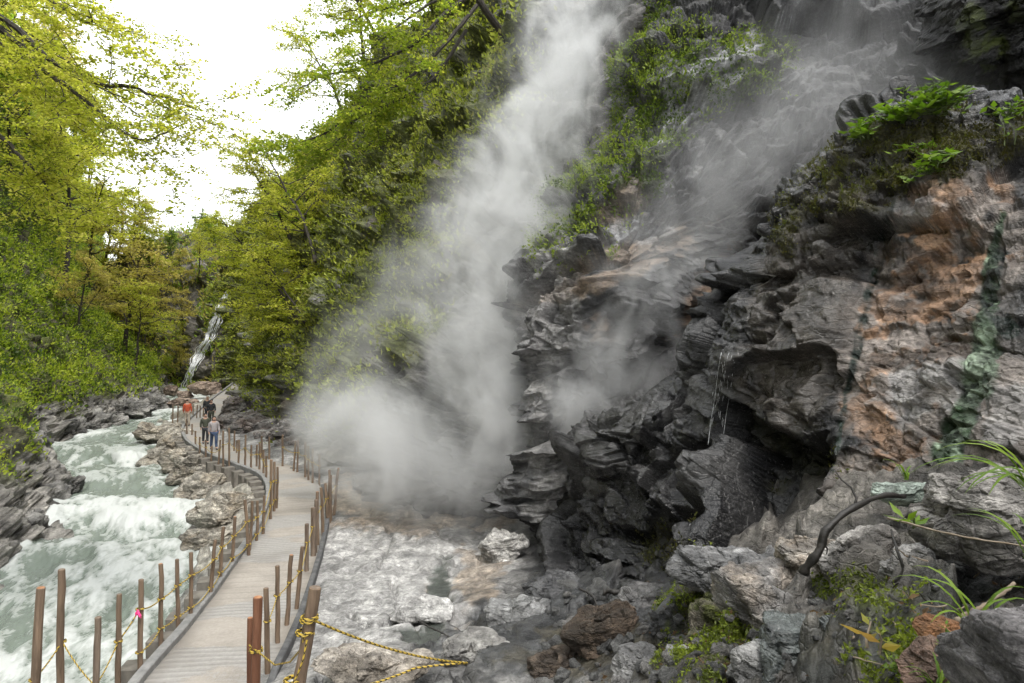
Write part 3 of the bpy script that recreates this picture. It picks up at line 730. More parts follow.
def limb_poly(p, d, length, n, g, wob=.16, lift=0.):
    pts = [np.array(p, float)]; d = nrm(np.array(d, float))
    for k in range(n):
        d = nrm(d+g.normal(size=3)*wob+np.array([0, 0, lift])); pts.append(pts[-1]+d*length/n)
    return np.array(pts)
def foliage_on(polys, g, twig, leaf, per, ramp, flat=.30, wood=None, tone=0., r0=.012):
    """side twigs and leaf sprays along branch polylines; returns leaf arrays, adds twigs to the MB wood"""
    S = []; tone_ = []
    for P, ln in polys:
        k = max(2, int(ln/twig*2.6))
        for j in range(k):
            u = .22+.78*(j+g.random())/k; x = u*(len(P)-1); i = min(int(x), len(P)-2); f = x-i
            b = P[i]*(1-f)+P[i+1]*f; t = nrm(P[i+1]-P[i])
            side = nrm(np.cross(t, [0, 0, 1.])*(1 if j % 2 else -1)+t*(.5+.6*g.random())+np.array([0, 0, g.normal()*.22]))
            L = twig*(.5+.8*g.random())*(1-.45*u)
            q = limb_poly(b, side, L, 3, g, .22, -.02)
            if wood is not None: wood.tube(q, np.linspace(r0*.8, r0*.35, 4), 3, False)
            m = max(2, int(per*L/twig))
            tt = g.random(m)**.7; xi = tt*3; ii = np.minimum(xi.astype(int), 2); ff = (xi-ii)[:, None]
            c = q[ii]*(1-ff)+q[ii+1]*ff
            o = g.normal(size=(m, 3))*np.array([1, 1, flat])*leaf*1.15
            S.append(c+o); tone_.append(np.full(m, g.normal()*.22))
    S = np.concatenate(S); tone_ = np.concatenate(tone_)
    n = len(S)
    D = nrm(g.normal(size=(n, 3))*np.array([1, 1, .38])+np.array([0, 0, -.12])); U = nrm(np.cross(D, nrm(g.normal(size=(n, 3))*.55+np.array([0, 0, 1.]))))
    L = leaf*(.65+.7*g.random(n))
    V, T = leaf_quads(S, D, U, L, L*.72)
    c = pick(ramp, .5+tone_+tone+g.normal(size=n)*.22)*(.85+.3*g.random((n, 1)))
    return V, T, np.repeat(c, 4, 0)
def tree(name, seed, h, spread, lean, nl, leaf, per, ramp, twig=.9, start=.3, elev=(5, 45), tr=.16, pos=(0, 0, 0), bend=0.):
    g = np.random.default_rng(seed)
    lean = np.array([lean[0], lean[1], 0.])
    wood = MB(); n = 9
    u = np.linspace(0, 1, n)[:, None]
    T = u*np.array([0, 0, h])+lean*(u**(1.2+bend))*h+np.cumsum(g.normal(size=(n, 3))*np.array([1, 1, .2])*h*.012, 0)
    wood.tube(T, np.linspace(tr, tr*.2, n)*np.r_[1.35, np.ones(n-1)], 7)
    polys = []
    for k in range(nl):
        f = start+(1-start)*(k+.5)/nl; x = f*(n-1); i = min(int(x), n-2); b = T[i]+(T[i+1]-T[i])*(x-i)
        az = k*2.4+g.normal()*.3; el = math.radians(g.uniform(*elev))
        d = np.array([math.cos(az)*math.cos(el), math.sin(az)*math.cos(el), math.sin(el)])+lean*.9
        L = spread*(.65+.5*g.random())*(1-.5*max(0, f-.45)/.55)
        P = limb_poly(b, d, L, 6, g, .15, .015)
        wood.tube(P, np.linspace(tr*.42*(1.1-f*.5), tr*.07, 7), 5, False)
        polys.append((P, L))
        for s in range(5):
            x = (.25+.7*(s+g.random())/5)*6; i = min(int(x), 5); b2 = P[i]+(P[i+1]-P[i])*(x-i); t = nrm(P[i+1]-P[i])
            sd = nrm(np.cross(t, [0, 0, 1.])*(1 if s % 2 else -1)*.9+t*.7+np.array([0, 0, g.normal()*.25]))
            L2 = L*.5*(.6+.6*g.random())*(1-.4*x/6)
            q = limb_poly(b2, sd, L2, 4, g, .17, .01)
            wood.tube(q, np.linspace(tr*.16, tr*.05, 5), 4, False); polys.append((q, L2))
    V, Tr, c = foliage_on(polys, g, twig, leaf, per, ramp, wood=wood, r0=tr*.07)
    root = empty(name, pos)
    wood.build('trunk', M['bark'], root)
    raw_mesh('crown', V, Tr, M['leaf'], root, cols=c)
    return root
# ---------------------------------------------------------------- tree kinds
def kinds(tag_, ramps, seeds, **k):
    return [tree(tag_, s, ramp=r, **k) for s, r in zip(seeds, ramps)]
base_trees = {
 'spread': [tree('spreading_tree', 31, 8.5, 4.0, (.06, 0), 11, .18, 30, SPRING, 1.1, .42, (8, 50)), tree('spreading_tree', 32, 9.5, 4.0, (.05, .05), 12, .18, 30, SPRING, 1.1, .4, (8, 50)), tree('spreading_tree', 33, 7.5, 3.8, (.1, 0), 10, .18, 30, SPRING[1:], 1.05, .4, (8, 50))],
 'lean': [tree('leaning_tree', 41, 8, 5.0, (.55, 0), 12, .17, 32, SPRING, 1.1, .25, (-5, 40)), tree('leaning_tree', 42, 9, 4.8, (.7, .1), 12, .17, 32, SPRING[:3], 1.1, .25, (-8, 35))],
 'green': [tree('fresh_green_tree', 51, 9, 3.6, (.03, 0), 14, .22, 34, FRESH, 1.0, .2, (10, 60)), tree('fresh_green_tree', 52, 8, 3.4, (.08, 0), 13, .22, 34, DEEP+FRESH[1:], 1.0, .2, (10, 60))],
 'olive': [tree('olive_tinged_tree', 61, 8, 3.6, (.08, 0), 12, .18, 28, OLIVE, 1.0, .25, (5, 55)), tree('olive_tinged_tree', 62, 7, 3.6, (.1, .1), 11, .18, 26, OLIVE, 1.0, .3, (5, 55))],
 'thin': [tree('sparse_tree', 71, 6.5, 2.8, (.12, 0), 8, .13, 6, OLIVE, .9, .35, (15, 60), .13)],
}
TREES = []        # (root, side, px, py) for naming later
used = set()
tg = np.random.default_rng(5)
def plant_tree(kind, p, face, scale, side, dz=-.4):
    lst = base_trees[kind]; b = lst[int(tg.integers(len(lst)))]
    o = b if b.name not in used else copy_tree(b)
    used.add(b.name)
    o.location = (p[0], p[1], p[2]+dz); o.rotation_euler = (0, 0, face+tg.normal()*.35); s = scale*(.88+.24*tg.random()); o.scale = (s, s, s*(.9+.2*tg.random()))
    TREES.append((o, side, kind, np.array(p), s)); return o
# left slope: (px, py) of the foot, kind, scale
for px, py, k, s in [(15,250,'spread',1.0),(48,262,'spread',.95),(78,285,'spread',.9),(104,306,'olive',.85),(-60,210,'spread',1.2),(-25,190,'green',1.1),(20,185,'spread',1.15),(55,200,'spread',1.05),(85,225,'olive',1.0),
                     (108,255,'spread',.95),(122,285,'olive',.85),(-80,130,'green',1.25),(-40,120,'spread',1.25),(10,130,'spread',1.2),(45,140,'olive',1.15),(75,165,'spread',1.1),(98,190,'spread',1.0),(114,225,'olive',.95),
                     (-70,60,'spread',1.3),(-20,60,'spread',1.25),(30,75,'spread',1.2),(62,105,'olive',1.1),(128,312,'olive',.8),(100,215,'spread',1.1),(112,262,'spread',1.),(88,255,'green',.8),(60,235,'spread',1.),(30,225,'spread',1.),(-10,10,'green',1.3),(40,30,'spread',1.15),(140,335,'thin',1.0),(118,330,'thin',1.1),(86,130,'olive',.9)]:
    p, nn = on('hill', px, py-(85 if py > 200 else 40), 5); plant_tree(k, p, 0., s*(.8 if py > 255 or px < -50 else 1.2), 'left')
# right wall above and beside the path: they lean out over the gorge (towards -X)
for px, py, k, s in [(265,385,'lean',.6),(262,372,'spread',.4),(284,350,'lean',.8),(280,330,'lean',.62),(300,320,'lean',.9),(288,290,'lean',.8),(276,285,'spread',.6),(312,255,'lean',.8),(292,235,'lean',.7),(268,250,'green',.6),
                     (272,275,'olive',.45),(312,200,'spread',.7),(345,120,'lean',.85),(385,50,'lean',.9),(360,60,'spread',.8),(440,-20,'lean',.8),(410,-25,'lean',1.0),(270,340,'spread',.45),(276,305,'olive',.5),(300,270,'spread',.8),(285,320,'spread',.7)]:
    p, nn = on('back', px, py, 5); p = p+np.array([1.8 if px < 292 else 0, 0, 0]); plant_tree(k, p, math.pi-.2, s, 'right')
# valley head
for px, py, k, s in [(135,330,'olive',1.0),(150,350,'spread',.9),(160,320,'olive',1.0),(140,300,'olive',1.0),(172,360,'spread',.85),(168,295,'spread',1.0),(150,275,'green',.9),(180,330,'olive',.9),(185,285,'olive',1.0),(200,270,'spread',1.0),
                     (176,262,'green',.8),(160,258,'olive',.8),(145,262,'thin',1.1),(155,252,'thin',1.1),(136,262,'thin',1.0),(205,250,'green',1.1),(215,245,'green',1.0),(228,252,'spread',1.0),(168,384,'spread',.7),(178,372,'olive',.7),(124,318,'spread',1.0),(112,300,'spread',1.0)]:
    p, nn = on('head', px, py, 5); plant_tree(k, p, -1.5, s*(.62 if py < 300 else .72), 'head')

for px, py, k, s in [(92,290,'spread',1.9),(106,285,'olive',1.9),(118,280,'spread',1.7),(130,272,'olive',1.6),(140,268,'spread',1.2)]:
    p, nn = on('head', px, py, 6); plant_tree(k, p, 0., s*.75, 'head')
for x_, y_, z_, k, s in [(-42,64,9,'spread',1.75),(-39.5,70,7.5,'olive',1.5),(-44,58,12,'spread',1.8),(-38,60,7,'olive',1.0),(-36.5,66,6,'spread',.9)]:
    Hh = SURF['hill'][0].reshape(-1, 3); j = np.argmin((Hh[:, 0]-x_)**2+(Hh[:, 1]-y_)**2); plant_tree(k, Hh[j], 0., s, 'left')
# ---- the large branch reaching in over the river at the upper left: a tree standing on the left bank
def branch_tree(name, limbs, root_pts, rr, seed, leaf, per, ramp, twig, sub=.34, label=None, tone=0.):
    g = np.random.default_rng(seed); wood = MB(); polys = []
    wood.tube(crom(np.array(root_pts), 14), np.linspace(rr, rr*.55, 14), 9)
    for pts, r in limbs:
        P = crom(np.array([at(*p) for p in pts]), 5*len(pts)); P += np.cumsum(g.normal(size=P.shape)*.02, 0)
        wood.tube(P, np.linspace(r, r*.16, len(P)), 6, False)
        L = np.linalg.norm(np.diff(P, axis=0), axis=1).sum(); polys.append((P, L*.5))
        m = int(L/.55)
        for s in range(m):
            u = .18+.8*(s+g.random())/m; x = u*(len(P)-1); i = min(int(x), len(P)-2); b = P[i]+(P[i+1]-P[i])*(x-i); t = nrm(P[i+1]-P[i])
            sd = nrm(np.cross(t, [0, 0, 1.])*(1 if s % 2 else -1)*.8+t*.9+np.array([0, 0, g.normal()*.28-.05]))
            L2 = L*sub*(.45+.7*g.random())*(1-.55*u)
            q = limb_poly(b, sd, L2, 5, g, .16, -.005); wood.tube(q, np.linspace(r*.30*(1.1-u), r*.06, 6), 4, False); polys.append((q, L2))
    V, T, c = foliage_on(polys, g, twig, leaf, per, ramp, wood=wood, r0=.009, tone=tone)
    root = empty(name, root_pts[0])
    for ob in (wood.build('trunk', M['bark'], root), raw_mesh('crown', V, T, M['leaf'], root, cols=c)):
        ob.matrix_parent_inverse = __import__('mathutils').Matrix.Translation(-Vector(map(float, root_pts[0])))
    return root
Yb = 14.5
near_tree = branch_tree('overhanging_tree', [
   ([(-190,-70,16),(-60,-25,15.5),(10,18,15),(60,58,14.6),(100,80,14.2),(135,86,14),(170,98,13.8),(202,108,13.6)], .085),
   ([(-180,-40,16),(-40,0,15.3),(28,46,15),(58,78,14.5),(90,100,14),(122,124,13.7),(150,142,13.4),(186,134,13.2)], .075),
   ([(-180,20,16),(-80,90,15.4),(-10,128,15),(28,162,14.7),(52,194,14.5),(76,206,14.3),(104,214,14)], .06),
   ([(-180,-20,16),(-50,10,15.5),(10,50,15.6),(40,76,15.6),(54,100,15.6),(60,128,15.6),(50,142,15.6)], .045),
   ([(-190,-90,16),(-60,-60,15),(20,-20,14),(60,10,13.6),(95,30,13.3),(90,8,13)], .05),
   ([(-180,60,16),(-60,140,15),(-10,172,14.8),(25,176,14.6),(56,160,14.4)], .04),
   ([(-180,-60,16),(-80,-30,17),(0,30,17.5),(50,62,17.5),(84,92,17.5),(100,120,17.4)], .05)],
   [(-19.5,17,-.5),(-19.2,16.8,3),(-18.4,16.4,7),(-17.4,16.2,11),(-16.9,16,14.5)], .30, 77, .075, 42, SPRING, .62)
tag(near_tree, 'large tree at the upper left, dark branches reaching out over the river', 'tree')
# ---- the tree high on the right wall whose crown stands against the sky
sky_tree = branch_tree('overhanging_tree', [
   ([(477,-10,31),(442,18,30),(417,45,29.5),(387,62,29),(352,75,28.5),(320,82,28),(290,100,27.5)], .11),
   ([(477,5,31),(447,40,30),(417,70,29.5),(382,92,29),(347,112,28.5),(317,135,28),(290,142,27.6),(274,140,27.4)], .10),
   ([(462,-20,31),(422,0,30.5),(382,10,30),(352,22,29.5),(332,35,29)], .09),
   ([(467,30,31),(432,80,30.5),(392,105,30),(357,122,29.6),(332,150,29.4),(314,160,29.2)], .09),
   ([(462,-60,31),(422,-40,30),(372,-20,29),(327,-10,28.5)], .07),
   ([(472,-10,30),(442,-5,29),(407,15,28.2),(374,40,27.6),(344,52,27.2)], .07)],
   [tuple(at(522,60,33)), tuple(at(500,30,32)), tuple(at(477,-5,31)), tuple(at(462,-60,31))], .22, 78, .15, 42, [SPRING[0], (.19,.25,.03), SPRING[2]], 1.0, .36)
tag(sky_tree, 'tree atop the right cliff with an airy green crown against the white sky', 'tree')

# ---- carpets of small plants
def carpet(name, surf, n, leaf, per, ramp, rad, label=None, seed=1, up=.6, where=None, droop=0., tone_s=.28, parent=None, aspect=.5):
    g = np.random.default_rng(seed); H, N, veg = SURF[surf]
    w = veg.copy() if where is None else where(H, N, veg)
    x, y = proj(H); inside = (x > -90) & (x < 1110) & (y > -90) & (y < 760)
    e = np.linalg.norm(np.cross(np.gradient(H, axis=0), np.gradient(H, axis=1)), axis=-1)
    w = (w*inside*np.minimum(e, np.percentile(e, 98))).ravel(); w = np.maximum(w, 0); w /= w.sum()
    k = g.choice(len(w), n, p=w)
    P = H.reshape(-1, 3)[k]; Nn = N.reshape(-1, 3)[k]
    tone = fbm(P*.55, 3, seed+900)*1.0+g.normal(size=n)*tone_s; size = .6+.8*g.random(n)
    if surf == 'hill': size *= np.clip(P[:, 1]/42, .42, 1.1)
    P = np.repeat(P, per, 0); Nn = np.repeat(Nn, per, 0); tone = np.repeat(tone, per); size = np.repeat(size, per)
    m = len(P)
    P = P+g.normal(size=(m, 3))*rad*size[:, None]*.5+Nn*rad*.25
    D = nrm(Nn*.7+g.normal(size=(m, 3))*.75+np.array([0, 0, up])); U = nrm(np.cross(D, g.normal(size=(m, 3))))
    L = leaf*size*(.6+.8*g.random(m))
    V, T = leaf_quads(P, D, U, L, L*aspect)
    c = pick(ramp, .5+tone+g.normal(size=m)*.12)
    return tag(raw_mesh(name, V, T, M['herb'], cols=np.repeat(c, 4, 0)), label, kind='stuff')
MOSSY = [(.07, .085, .016), (.17, .20, .026), (.28, .32, .038), (.38, .41, .06)]
BRIGHT = [(.045, .07, .010), (.10, .15, .016), (.17, .225, .025), (.24, .29, .04)]
carpet('foliage', 'back', 20000, .20, 7, MOSSY+[(.20, .19, .06)], .40, seed=2, droop=.2)
carpet('foliage', 'ridge', 6000, .095, 8, BRIGHT, .22, seed=3, up=.25)
carpet('foliage', 'hill', 30000, .19, 9, [(.04, .07, .012), (.15, .22, .02), (.29, .37, .032), (.42, .47, .055)], .42, seed=4, up=.5)
carpet('foliage', 'head', 5000, .40, 5, OLIVE+FRESH, .7, seed=5)
carpet('moss', 'front', 9000, .042, 6, [(.03, .03, .008), (.07, .065, .014), (.10, .12, .02)], .07, seed=6)
carpet('moss', 'ground', 5200, .036, 7, [(.07, .09, .012), (.15, .19, .02), (.22, .27, .03)], .06, seed=7)

def litter_where(H, N, veg):
    x, y = proj(H); return sst(560, 680, x)*sst(560, 600, y)*(1-sst(9, 13, H[..., 1]))*sst(-.1, .25, fbm(H*1.4, 3, 990))
carpet('leaf_litter', 'ground', 1300, .05, 2, [(.03, .02, .012), (.09, .055, .03), (.17, .11, .055)], .08, seed=8, up=.0, where=litter_where)
# ================================================================== STEAM
def steam(name, pts, axis, seed, dmax, freq=.55, amp=1.5, edge=1.25, warp=.7, label=None, squash=1., detail=8):
    """pts: (px, py, Y, radius m, density 0..1), monotone along the axis (2 = rising, 0 = drifting sideways)"""
    Cn = np.array([at(p[0], p[1], p[2]) for p in pts]); Rr = np.array([p[3] for p in pts]); Dn = np.array([p[4] for p in pts])
    o1, o2 = [k for k in (0, 1, 2) if k != axis]
    s = np.argsort(Cn[:, axis]); Cn, Rr, Dn = Cn[s], Rr[s], Dn[s]
    e0, e1 = Cn[0]*1.6-Cn[1]*.6, Cn[-1]*1.6-Cn[-2]*.6                 # fade out past both ends
    Cn = np.concatenate([[e0], Cn, [e1]]); Rr = np.r_[Rr[0]*.8, Rr, Rr[-1]*.9]; Dn = np.r_[0., Dn, 0.]
    a0, a1 = Cn[0, axis], Cn[-1, axis]
    t = (Cn[:, axis]-a0)/(a1-a0)
    n = NT(name); p = n.pos(); sp = n.n('ShaderNodeSeparateXYZ', i={0: p})
    tt = n.n('ShaderNodeMapRange', clamp=True, i={0: sp.outputs[axis], 1: float(a0), 2: float(a1), 3: 0., 4: 1.}).outputs[0]
    def curve(vals):
        lo, hi = float(min(vals)), float(max(vals)); hi = max(hi, lo+1e-3)
        nd = n.n('ShaderNodeFloatCurve', i={'Value': tt}); c = nd.mapping.curves[0]
        q = [(float(x), (v-lo)/(hi-lo)) for x, v in zip(t, vals)]
        c.points[0].location = q[0]; c.points[-1].location = q[-1]
        for x in q[1:-1]: c.points.new(*x)
        nd.mapping.update()
        return n.n('ShaderNodeMapRange', i={0: nd.outputs[0], 1: 0., 2: 1., 3: lo, 4: hi}).outputs[0]
    mp = n.n('ShaderNodeMapping', i={'Vector': p, 'Location': (seed*3.1, seed*1.7, seed*2.3), 'Scale': (freq, freq, freq*.72)})
    nz = n.noise(mp.outputs[0], 1., detail, .64 if detail > 5 else .5, warp*2.2)
    u = n.math('SUBTRACT', sp.outputs[o1], curve(Cn[:, o1])); v = n.math('SUBTRACT', sp.outputs[o2], curve(Cn[:, o2]))
    r = n.math('SQRT', n.math('ADD', n.math('MULTIPLY', u, u), n.math('MULTIPLY', n.math('MULTIPLY', v, v), squash)))
    e = n.math('SUBTRACT', 1., n.math('DIVIDE', r, curve(Rr)))
    body = n.math('ADD', n.math('MULTIPLY', e, edge), n.math('MULTIPLY', n.math('SUBTRACT', nz, .555), amp*3.4))
    body = n.math('MULTIPLY', body, n.ramp(e, [(.0, 0.), (.45, 1.)]), True)
    den = n.math('MULTIPLY', n.math('MULTIPLY', n.math('POWER', body, 1.35), curve(Dn)), dmax)
    vs = n.n('ShaderNodeVolumePrincipled', i={'Color': (.985, .987, .99, 1), 'Density': den, 'Anisotropy': .25})
    m = n.out(vol=vs.outputs[0])
    # enclosing hull
    k = 26; ax = np.linspace(0, 1, k); ci = np.stack([np.interp(ax, t, Cn[:, j]) for j in range(3)], 1); ri = np.interp(ax, t, Rr)*1.02
    an = np.linspace(0, 2*math.pi, 20, endpoint=False)
    ring = np.zeros((k, 20, 3)); ring[:, :, axis] = ci[:, axis][:, None]
    ring[:, :, o1] = ci[:, o1][:, None]+ri[:, None]*np.cos(an); ring[:, :, o2] = ci[:, o2][:, None]+ri[:, None]*np.sin(an)/squash**.5
    mb = MB(); i = np.arange(k-1)[:, None]*20; j = np.arange(20)[None]; jj = (j+1) % 20
    V = np.concatenate([ring.reshape(-1, 3), ci[:1], ci[-1:]]); Q = np.stack([i+j, i+jj, i+jj+20, i+j+20], -1).reshape(-1, 4)
    b = np.arange(20); bb = (b+1) % 20
    T = np.concatenate([np.stack([np.full(20, k*20), bb, b], -1), np.stack([np.full(20, k*20+1), b+(k-1)*20, bb+(k-1)*20], -1)])
    mb.add(V, Q, T); o = mb.build('steam', m, smooth=True)
    m.cycles.volume_step_rate = .4
    return tag(o, label, kind='stuff')
steam('steam_tall', [(470,545,19.0,1.3,.3),(474,500,18.9,1.7,.45),(476,430,18.9,2.1,.55),(478,340,19.2,2.7,.75),(486,265,19.6,3.2,1.),(510,190,20.2,3.0,1.),(540,110,21,2.7,.9),(566,40,22,2.6,.8),(600,-40,23,2.8,.7),(635,-110,24,3.,.6)], 2, 1, .62, .6, 1.6, label='tall white column of steam rising up the gully of the cliff')
steam('steam_low', [(290,420,24,1.1,.3),(315,420,22.8,2.4,.7),(350,432,21.8,3.4,.85),(395,455,20.6,3.3,.9),(440,470,19.5,2.4,.8),(480,480,19,1.4,.5)], 0, 9, .58, .45, 1.5, 1.5, label='white cloud of steam billowing low beside the path')
steam('steam_jet', [(392,520,20.6,.8,.5),(390,490,20.6,1.1,1.),(382,450,20.9,1.5,.9),(372,410,21.4,2.0,.5)], 2, 8, .9, .7, label='white puff of steam at the ground beside the path bend')
steam('steam_jet', [(486,500,18.8,.5,.6),(488,465,18.8,.8,1.),(490,425,18.8,1.2,1.),(484,380,19.,1.6,.6)], 2, 7, 1.0, .8, label='short bright steam jet left of the narrow one')
steam('steam_jet', [(520,540,18.6,.5,.6),(520,500,18.6,.8,1.),(513,440,18.7,1.25,1.),(500,380,18.9,1.6,.8),(490,320,19.2,1.8,.4)], 2, 3, 1.0, .8, label='narrow steam jet at the foot of the cliff')
steam('steam_drift', [(295,375,27,1.2,.2),(340,340,26,2.8,.5),(395,295,24.5,3.3,.6),(445,245,23,3.,.8),(490,200,21.5,2.2,.6)], 0, 4, .28, .5, 1.8, label='thin veil of steam drifting left along the cliff')
steam('steam_right', [(575,465,17.0,.8,.4),(592,410,16.8,1.7,1.),(614,355,16.6,2.1,1.),(645,285,16.5,2.1,.5),(690,220,16.8,2.6,.2),(745,140,17.4,3.,.10),(810,60,18,3.2,.05),(870,-40,19,3.2,.03)], 2, 5, .85, .6, 1.7, detail=5, label='grey steam drifting up past the recess in the cliff')
steam('steam_veil', [(680,150,18.0,1.5,.6),(760,140,17.6,2.6,1.),(840,120,17.2,3.2,1.),(920,110,16.6,3.,.9),(985,100,16,2.,.6)], 0, 6, .06, .3, .7, 2.0, .1, detail=3, label='faint veil of steam over the upper right wall')

# ================================================================== POSTS, BLOCKS, ROPES
ORD = "first second third fourth fifth sixth seventh eighth ninth tenth eleventh twelfth thirteenth fourteenth fifteenth sixteenth seventeenth eighteenth nineteenth twentieth".split()
ORD += ["twenty-"+o for o in ORD[:9]]+["thirtieth"]+["thirty-"+o for o in ORD[:9]]
M['redlog'] = simple_material('stained_log', (.12, .045, .022), (.24, .11, .06), 7, .7, .5, (1.5, 1.5, .16))
M['greylog'] = simple_material('weathered_log', (.10, .07, .05), (.26, .20, .15), 7, .8, .5, (1.5, 1.5, .16))
M['logend'] = simple_material('cut_log_end', (.30, .12, .05), (.42, .22, .11), 20, .8, .3)
TOPS = {}
def post(top, bot, r, mat, seed):
    """one round log, slightly crooked, with knots and a bevelled sawn end"""
    g = np.random.default_rng(seed); top, bot = np.array(top), np.array(bot)
    k = 9; u = np.linspace(0, 1, k)[:, None]
    P = (bot-top*0)+(top-bot)*u+np.cumsum(g.normal(size=(k, 3))*np.array([1, 1, 0])*.006, 0)
    P = P-bot
    rr = r*(1.06-.12*u[:, 0])*(1+g.normal(size=k)*.035)
    P = np.concatenate([P, P[-1:]+nrm(top-bot)*r*.12]); rr = np.r_[rr, rr[-1]*.86]
    root = raw_mesh('wooden_post', *(lambda q: (q[0], [q[1], q[2]]))(tube(P, rr, 10)), mat)
    root.location = tuple(map(float, bot))
    d = nrm(top-bot); e = P[-1]
    cap = MB().tube(np.array([e-d*.004, e+d*.004]), [rr[-1]*.97, rr[-1]*.9], 10).build('sawn_end', M['logend'] if mat is M['redlog'] or seed % 5 == 0 else M['greylog'], root)
    return root
RAILS = {'river': [], 'cliff': [], 'bend': [], 'far': []}
def rail(key, lst, z0):
    for k, q in enumerate(lst):
        xt, yt, xb, yb, r = q[:5]
        z = q[5] if len(q) > 5 else z0
        if yb <= 683: b = onz(xb, yb, z)
        else:                                                     # foot is below the frame: set by its top instead
            Y = q[6]; b = at(xb, yb, Y)
            b[2] = z
        Yb_ = b[1]; t = at(xt, yt, Yb_)
        m = M['log'] if len(q) < 8 else M[q[7]]
        o = post(t, b-np.array([0, 0, .25]), r*.86, m, 1000+k+len(RAILS['river'])*7); RAILS[key].append((o, t, b))
        cx = 'wooden post'; tag(o, cat=cx)
rail('river', [(40,588,30,720,.075,-.25,10.2,'log'),(64.5,568.5,60,720,.068,-.25,11.0,'log'),(97,618,95,720,.058,-.25,10.5,'greylog'),(119,594,117.5,720,.052,-.25,11.2,'log'),(140,580,139,683,.05,-.2),
  (161.5,564,160.5,655,.048,-.2),(178,559,177.5,640,.045,-.2),(192.5,553,190,630,.046,-.2),(217,540,208,607,.046,-.2),(223.5,527,219,591,.046,-.2),(235,517,231,575,.046,-.2),
  (245,500,250,563,.05,-.2),(252,501,248,558,.046,-.2),(257,501,256.5,548,.046,-.2),(263.5,496,262,541,.046,-.2),(272,460,270.5,524,.052,-.15),(275,462,274,516,.05,-.15),(277.5,467,276,513,.046,-.15)], -.2)
rail('cliff', [(250,618,248.5,720,.05,-.15,9.9,'redlog'),(257.5,597,253,720,.075,-.15,9.6,'redlog'),(267,588,268,675,.052,0.,0,'log'),(277,566,277,643,.050),(292,555,287,625,.050),(303,547,295,609,.050),(307.5,524,307,571,.06,0.,0,'greylog'),
  (312.5,508,313,556,.075,0,0,'greylog'),(315.5,500,315.5,553,.055,0,0,'greylog'),(317,492,317.5,545,.05),(321,487.5,323,537,.05),(325,483.5,328.5,523,.05),(328.5,470,329.5,521,.046),(331,475,331,519,.046),(337.5,468.5,333.5,514,.05)], 0.)
lean = [(315,588,293,700,.082,1.5,7.6,'log')]
rail('cliff', lean, 0.)
rail('bend', [(173,405,172.5,424,.05),(178,406,177.5,424,.05),(187,419,187,436,.05),(192,424,191.5,437,.05),(196,431,195.5,448,.05),(200,437,199.5,455,.05),(206,440,206,459,.05),(211.5,446,211,462,.05),(220,440,218,466,.05),(223,431,223,467,.05),(229,428,229,468,.05),
  (239,440,238,468,.05),(245,435,245,469,.05),(251.6,445,251,471,.05),(256.5,445,256.5,469,.05),(260,443,259.5,472,.05),(263.5,450,263,476,.05),(266.5,456,266,483,.05)], -.12)
rail('far', [(234.5,431,234,450,.05),(237,440,236.5,452,.045),(262,436,262,458,.05),(269,437,269,459,.055),(283,435,283,465,.05),(296,441,293,470,.045),(298.5,440,297.5,471,.045),(305,442,305,476,.055),(308,446,308.5,479,.045),(312.5,449,312.5,482,.045),(319,454,319,483,.04),
  (193,404,193,417,.045),(197,405,196.5,418,.045),(200.5,406,200,418,.045),(203.5,406,203,417,.045)], .05)
SPEC = {('river', 0): 'thick brown log post at the bottom left, leaning right, first of the river-side rail',
        ('river', 1): 'straight tall log post beside the leaning corner post, second of the river-side rail',
        ('river', 2): 'shortest log post in the lower left, third of the river-side rail',
        ('river', 4): 'log post with a pink ribbon tied to it, over the river',
        ('cliff', 1): 'thick reddish log post with an orange sawn end at the bottom of the path',
        ('cliff', 0): 'short reddish post left of the thick reddish one at the bottom of the path',
        ('cliff', 15): 'thickest log post, leaning, carrying the yellow and black rope toward the cliff rocks'}
NAMEOF = {'river': ('river-side rail', 'from the bottom left', 'posts of the river-side rail along the near path'),
          'cliff': ('cliff-side rail', 'up from the bottom', 'posts of the cliff-side rail along the near path'),
          'bend': ('river-side rail of the far bend', 'from its distant end', 'posts along the outer side of the far bend'),
          'far': ('inner rail of the far bend', 'from the left', 'posts along the inner side of the far bend')}
for key, lst in RAILS.items():
    for k, (o, t, b) in enumerate(lst):
        nm, how, grp = NAMEOF[key]
        if key == 'far' and k > 10: lab = f'thin grey post at the foot of the far ramp, {ORD[k-11]} from the left'
        else: lab = SPEC.get((key, k)) or f'brown log post, {ORD[k]} in the {nm} {how}'
        tag(o, lab, group=grp)
# concrete footing blocks
def block(c, d, rot, seed):
    g = np.random.default_rng(seed)
    d = np.array(d)*(1+g.normal(size=3)*.06)
    o = MB().box((0, 0, -d[2]/2), d, 0, .02).build('concrete_block', M['concrete'])
    o.location = tuple(map(float, c)); o.rotation_euler = (g.normal()*.01, g.normal()*.01, rot+g.normal()*.05)
    return o
blk = []
s = np.interp(9.8, PC[:, 1], PLEN); e_ = np.interp(44, PC[:, 1], PLEN); k = 0
while s < e_:
    i = int(np.argmin(np.abs(PLEN-s)))
    c = PC[i]-PS[i]*(PW[i]+.42)+np.array([0, 0, -.03+.02*RNG.normal()])
    blk.append(block(c, (.42, .46, .95 if s > 20 else .6), math.atan2(PT[i, 1], PT[i, 0]), 50+k)); k += 1
    s += 1.02+RNG.random()*.12
for k, o in enumerate(blk):
    lab = 'grey concrete footing block beside the kerb, nearest the bottom of the picture' if k == 0 else f'grey concrete block under the river edge of the path, {ORD[k] if k < len(ORD) else "last"} up from the bottom'
    tag(o, lab, 'concrete block', 'concrete footing blocks along the river edge of the path')
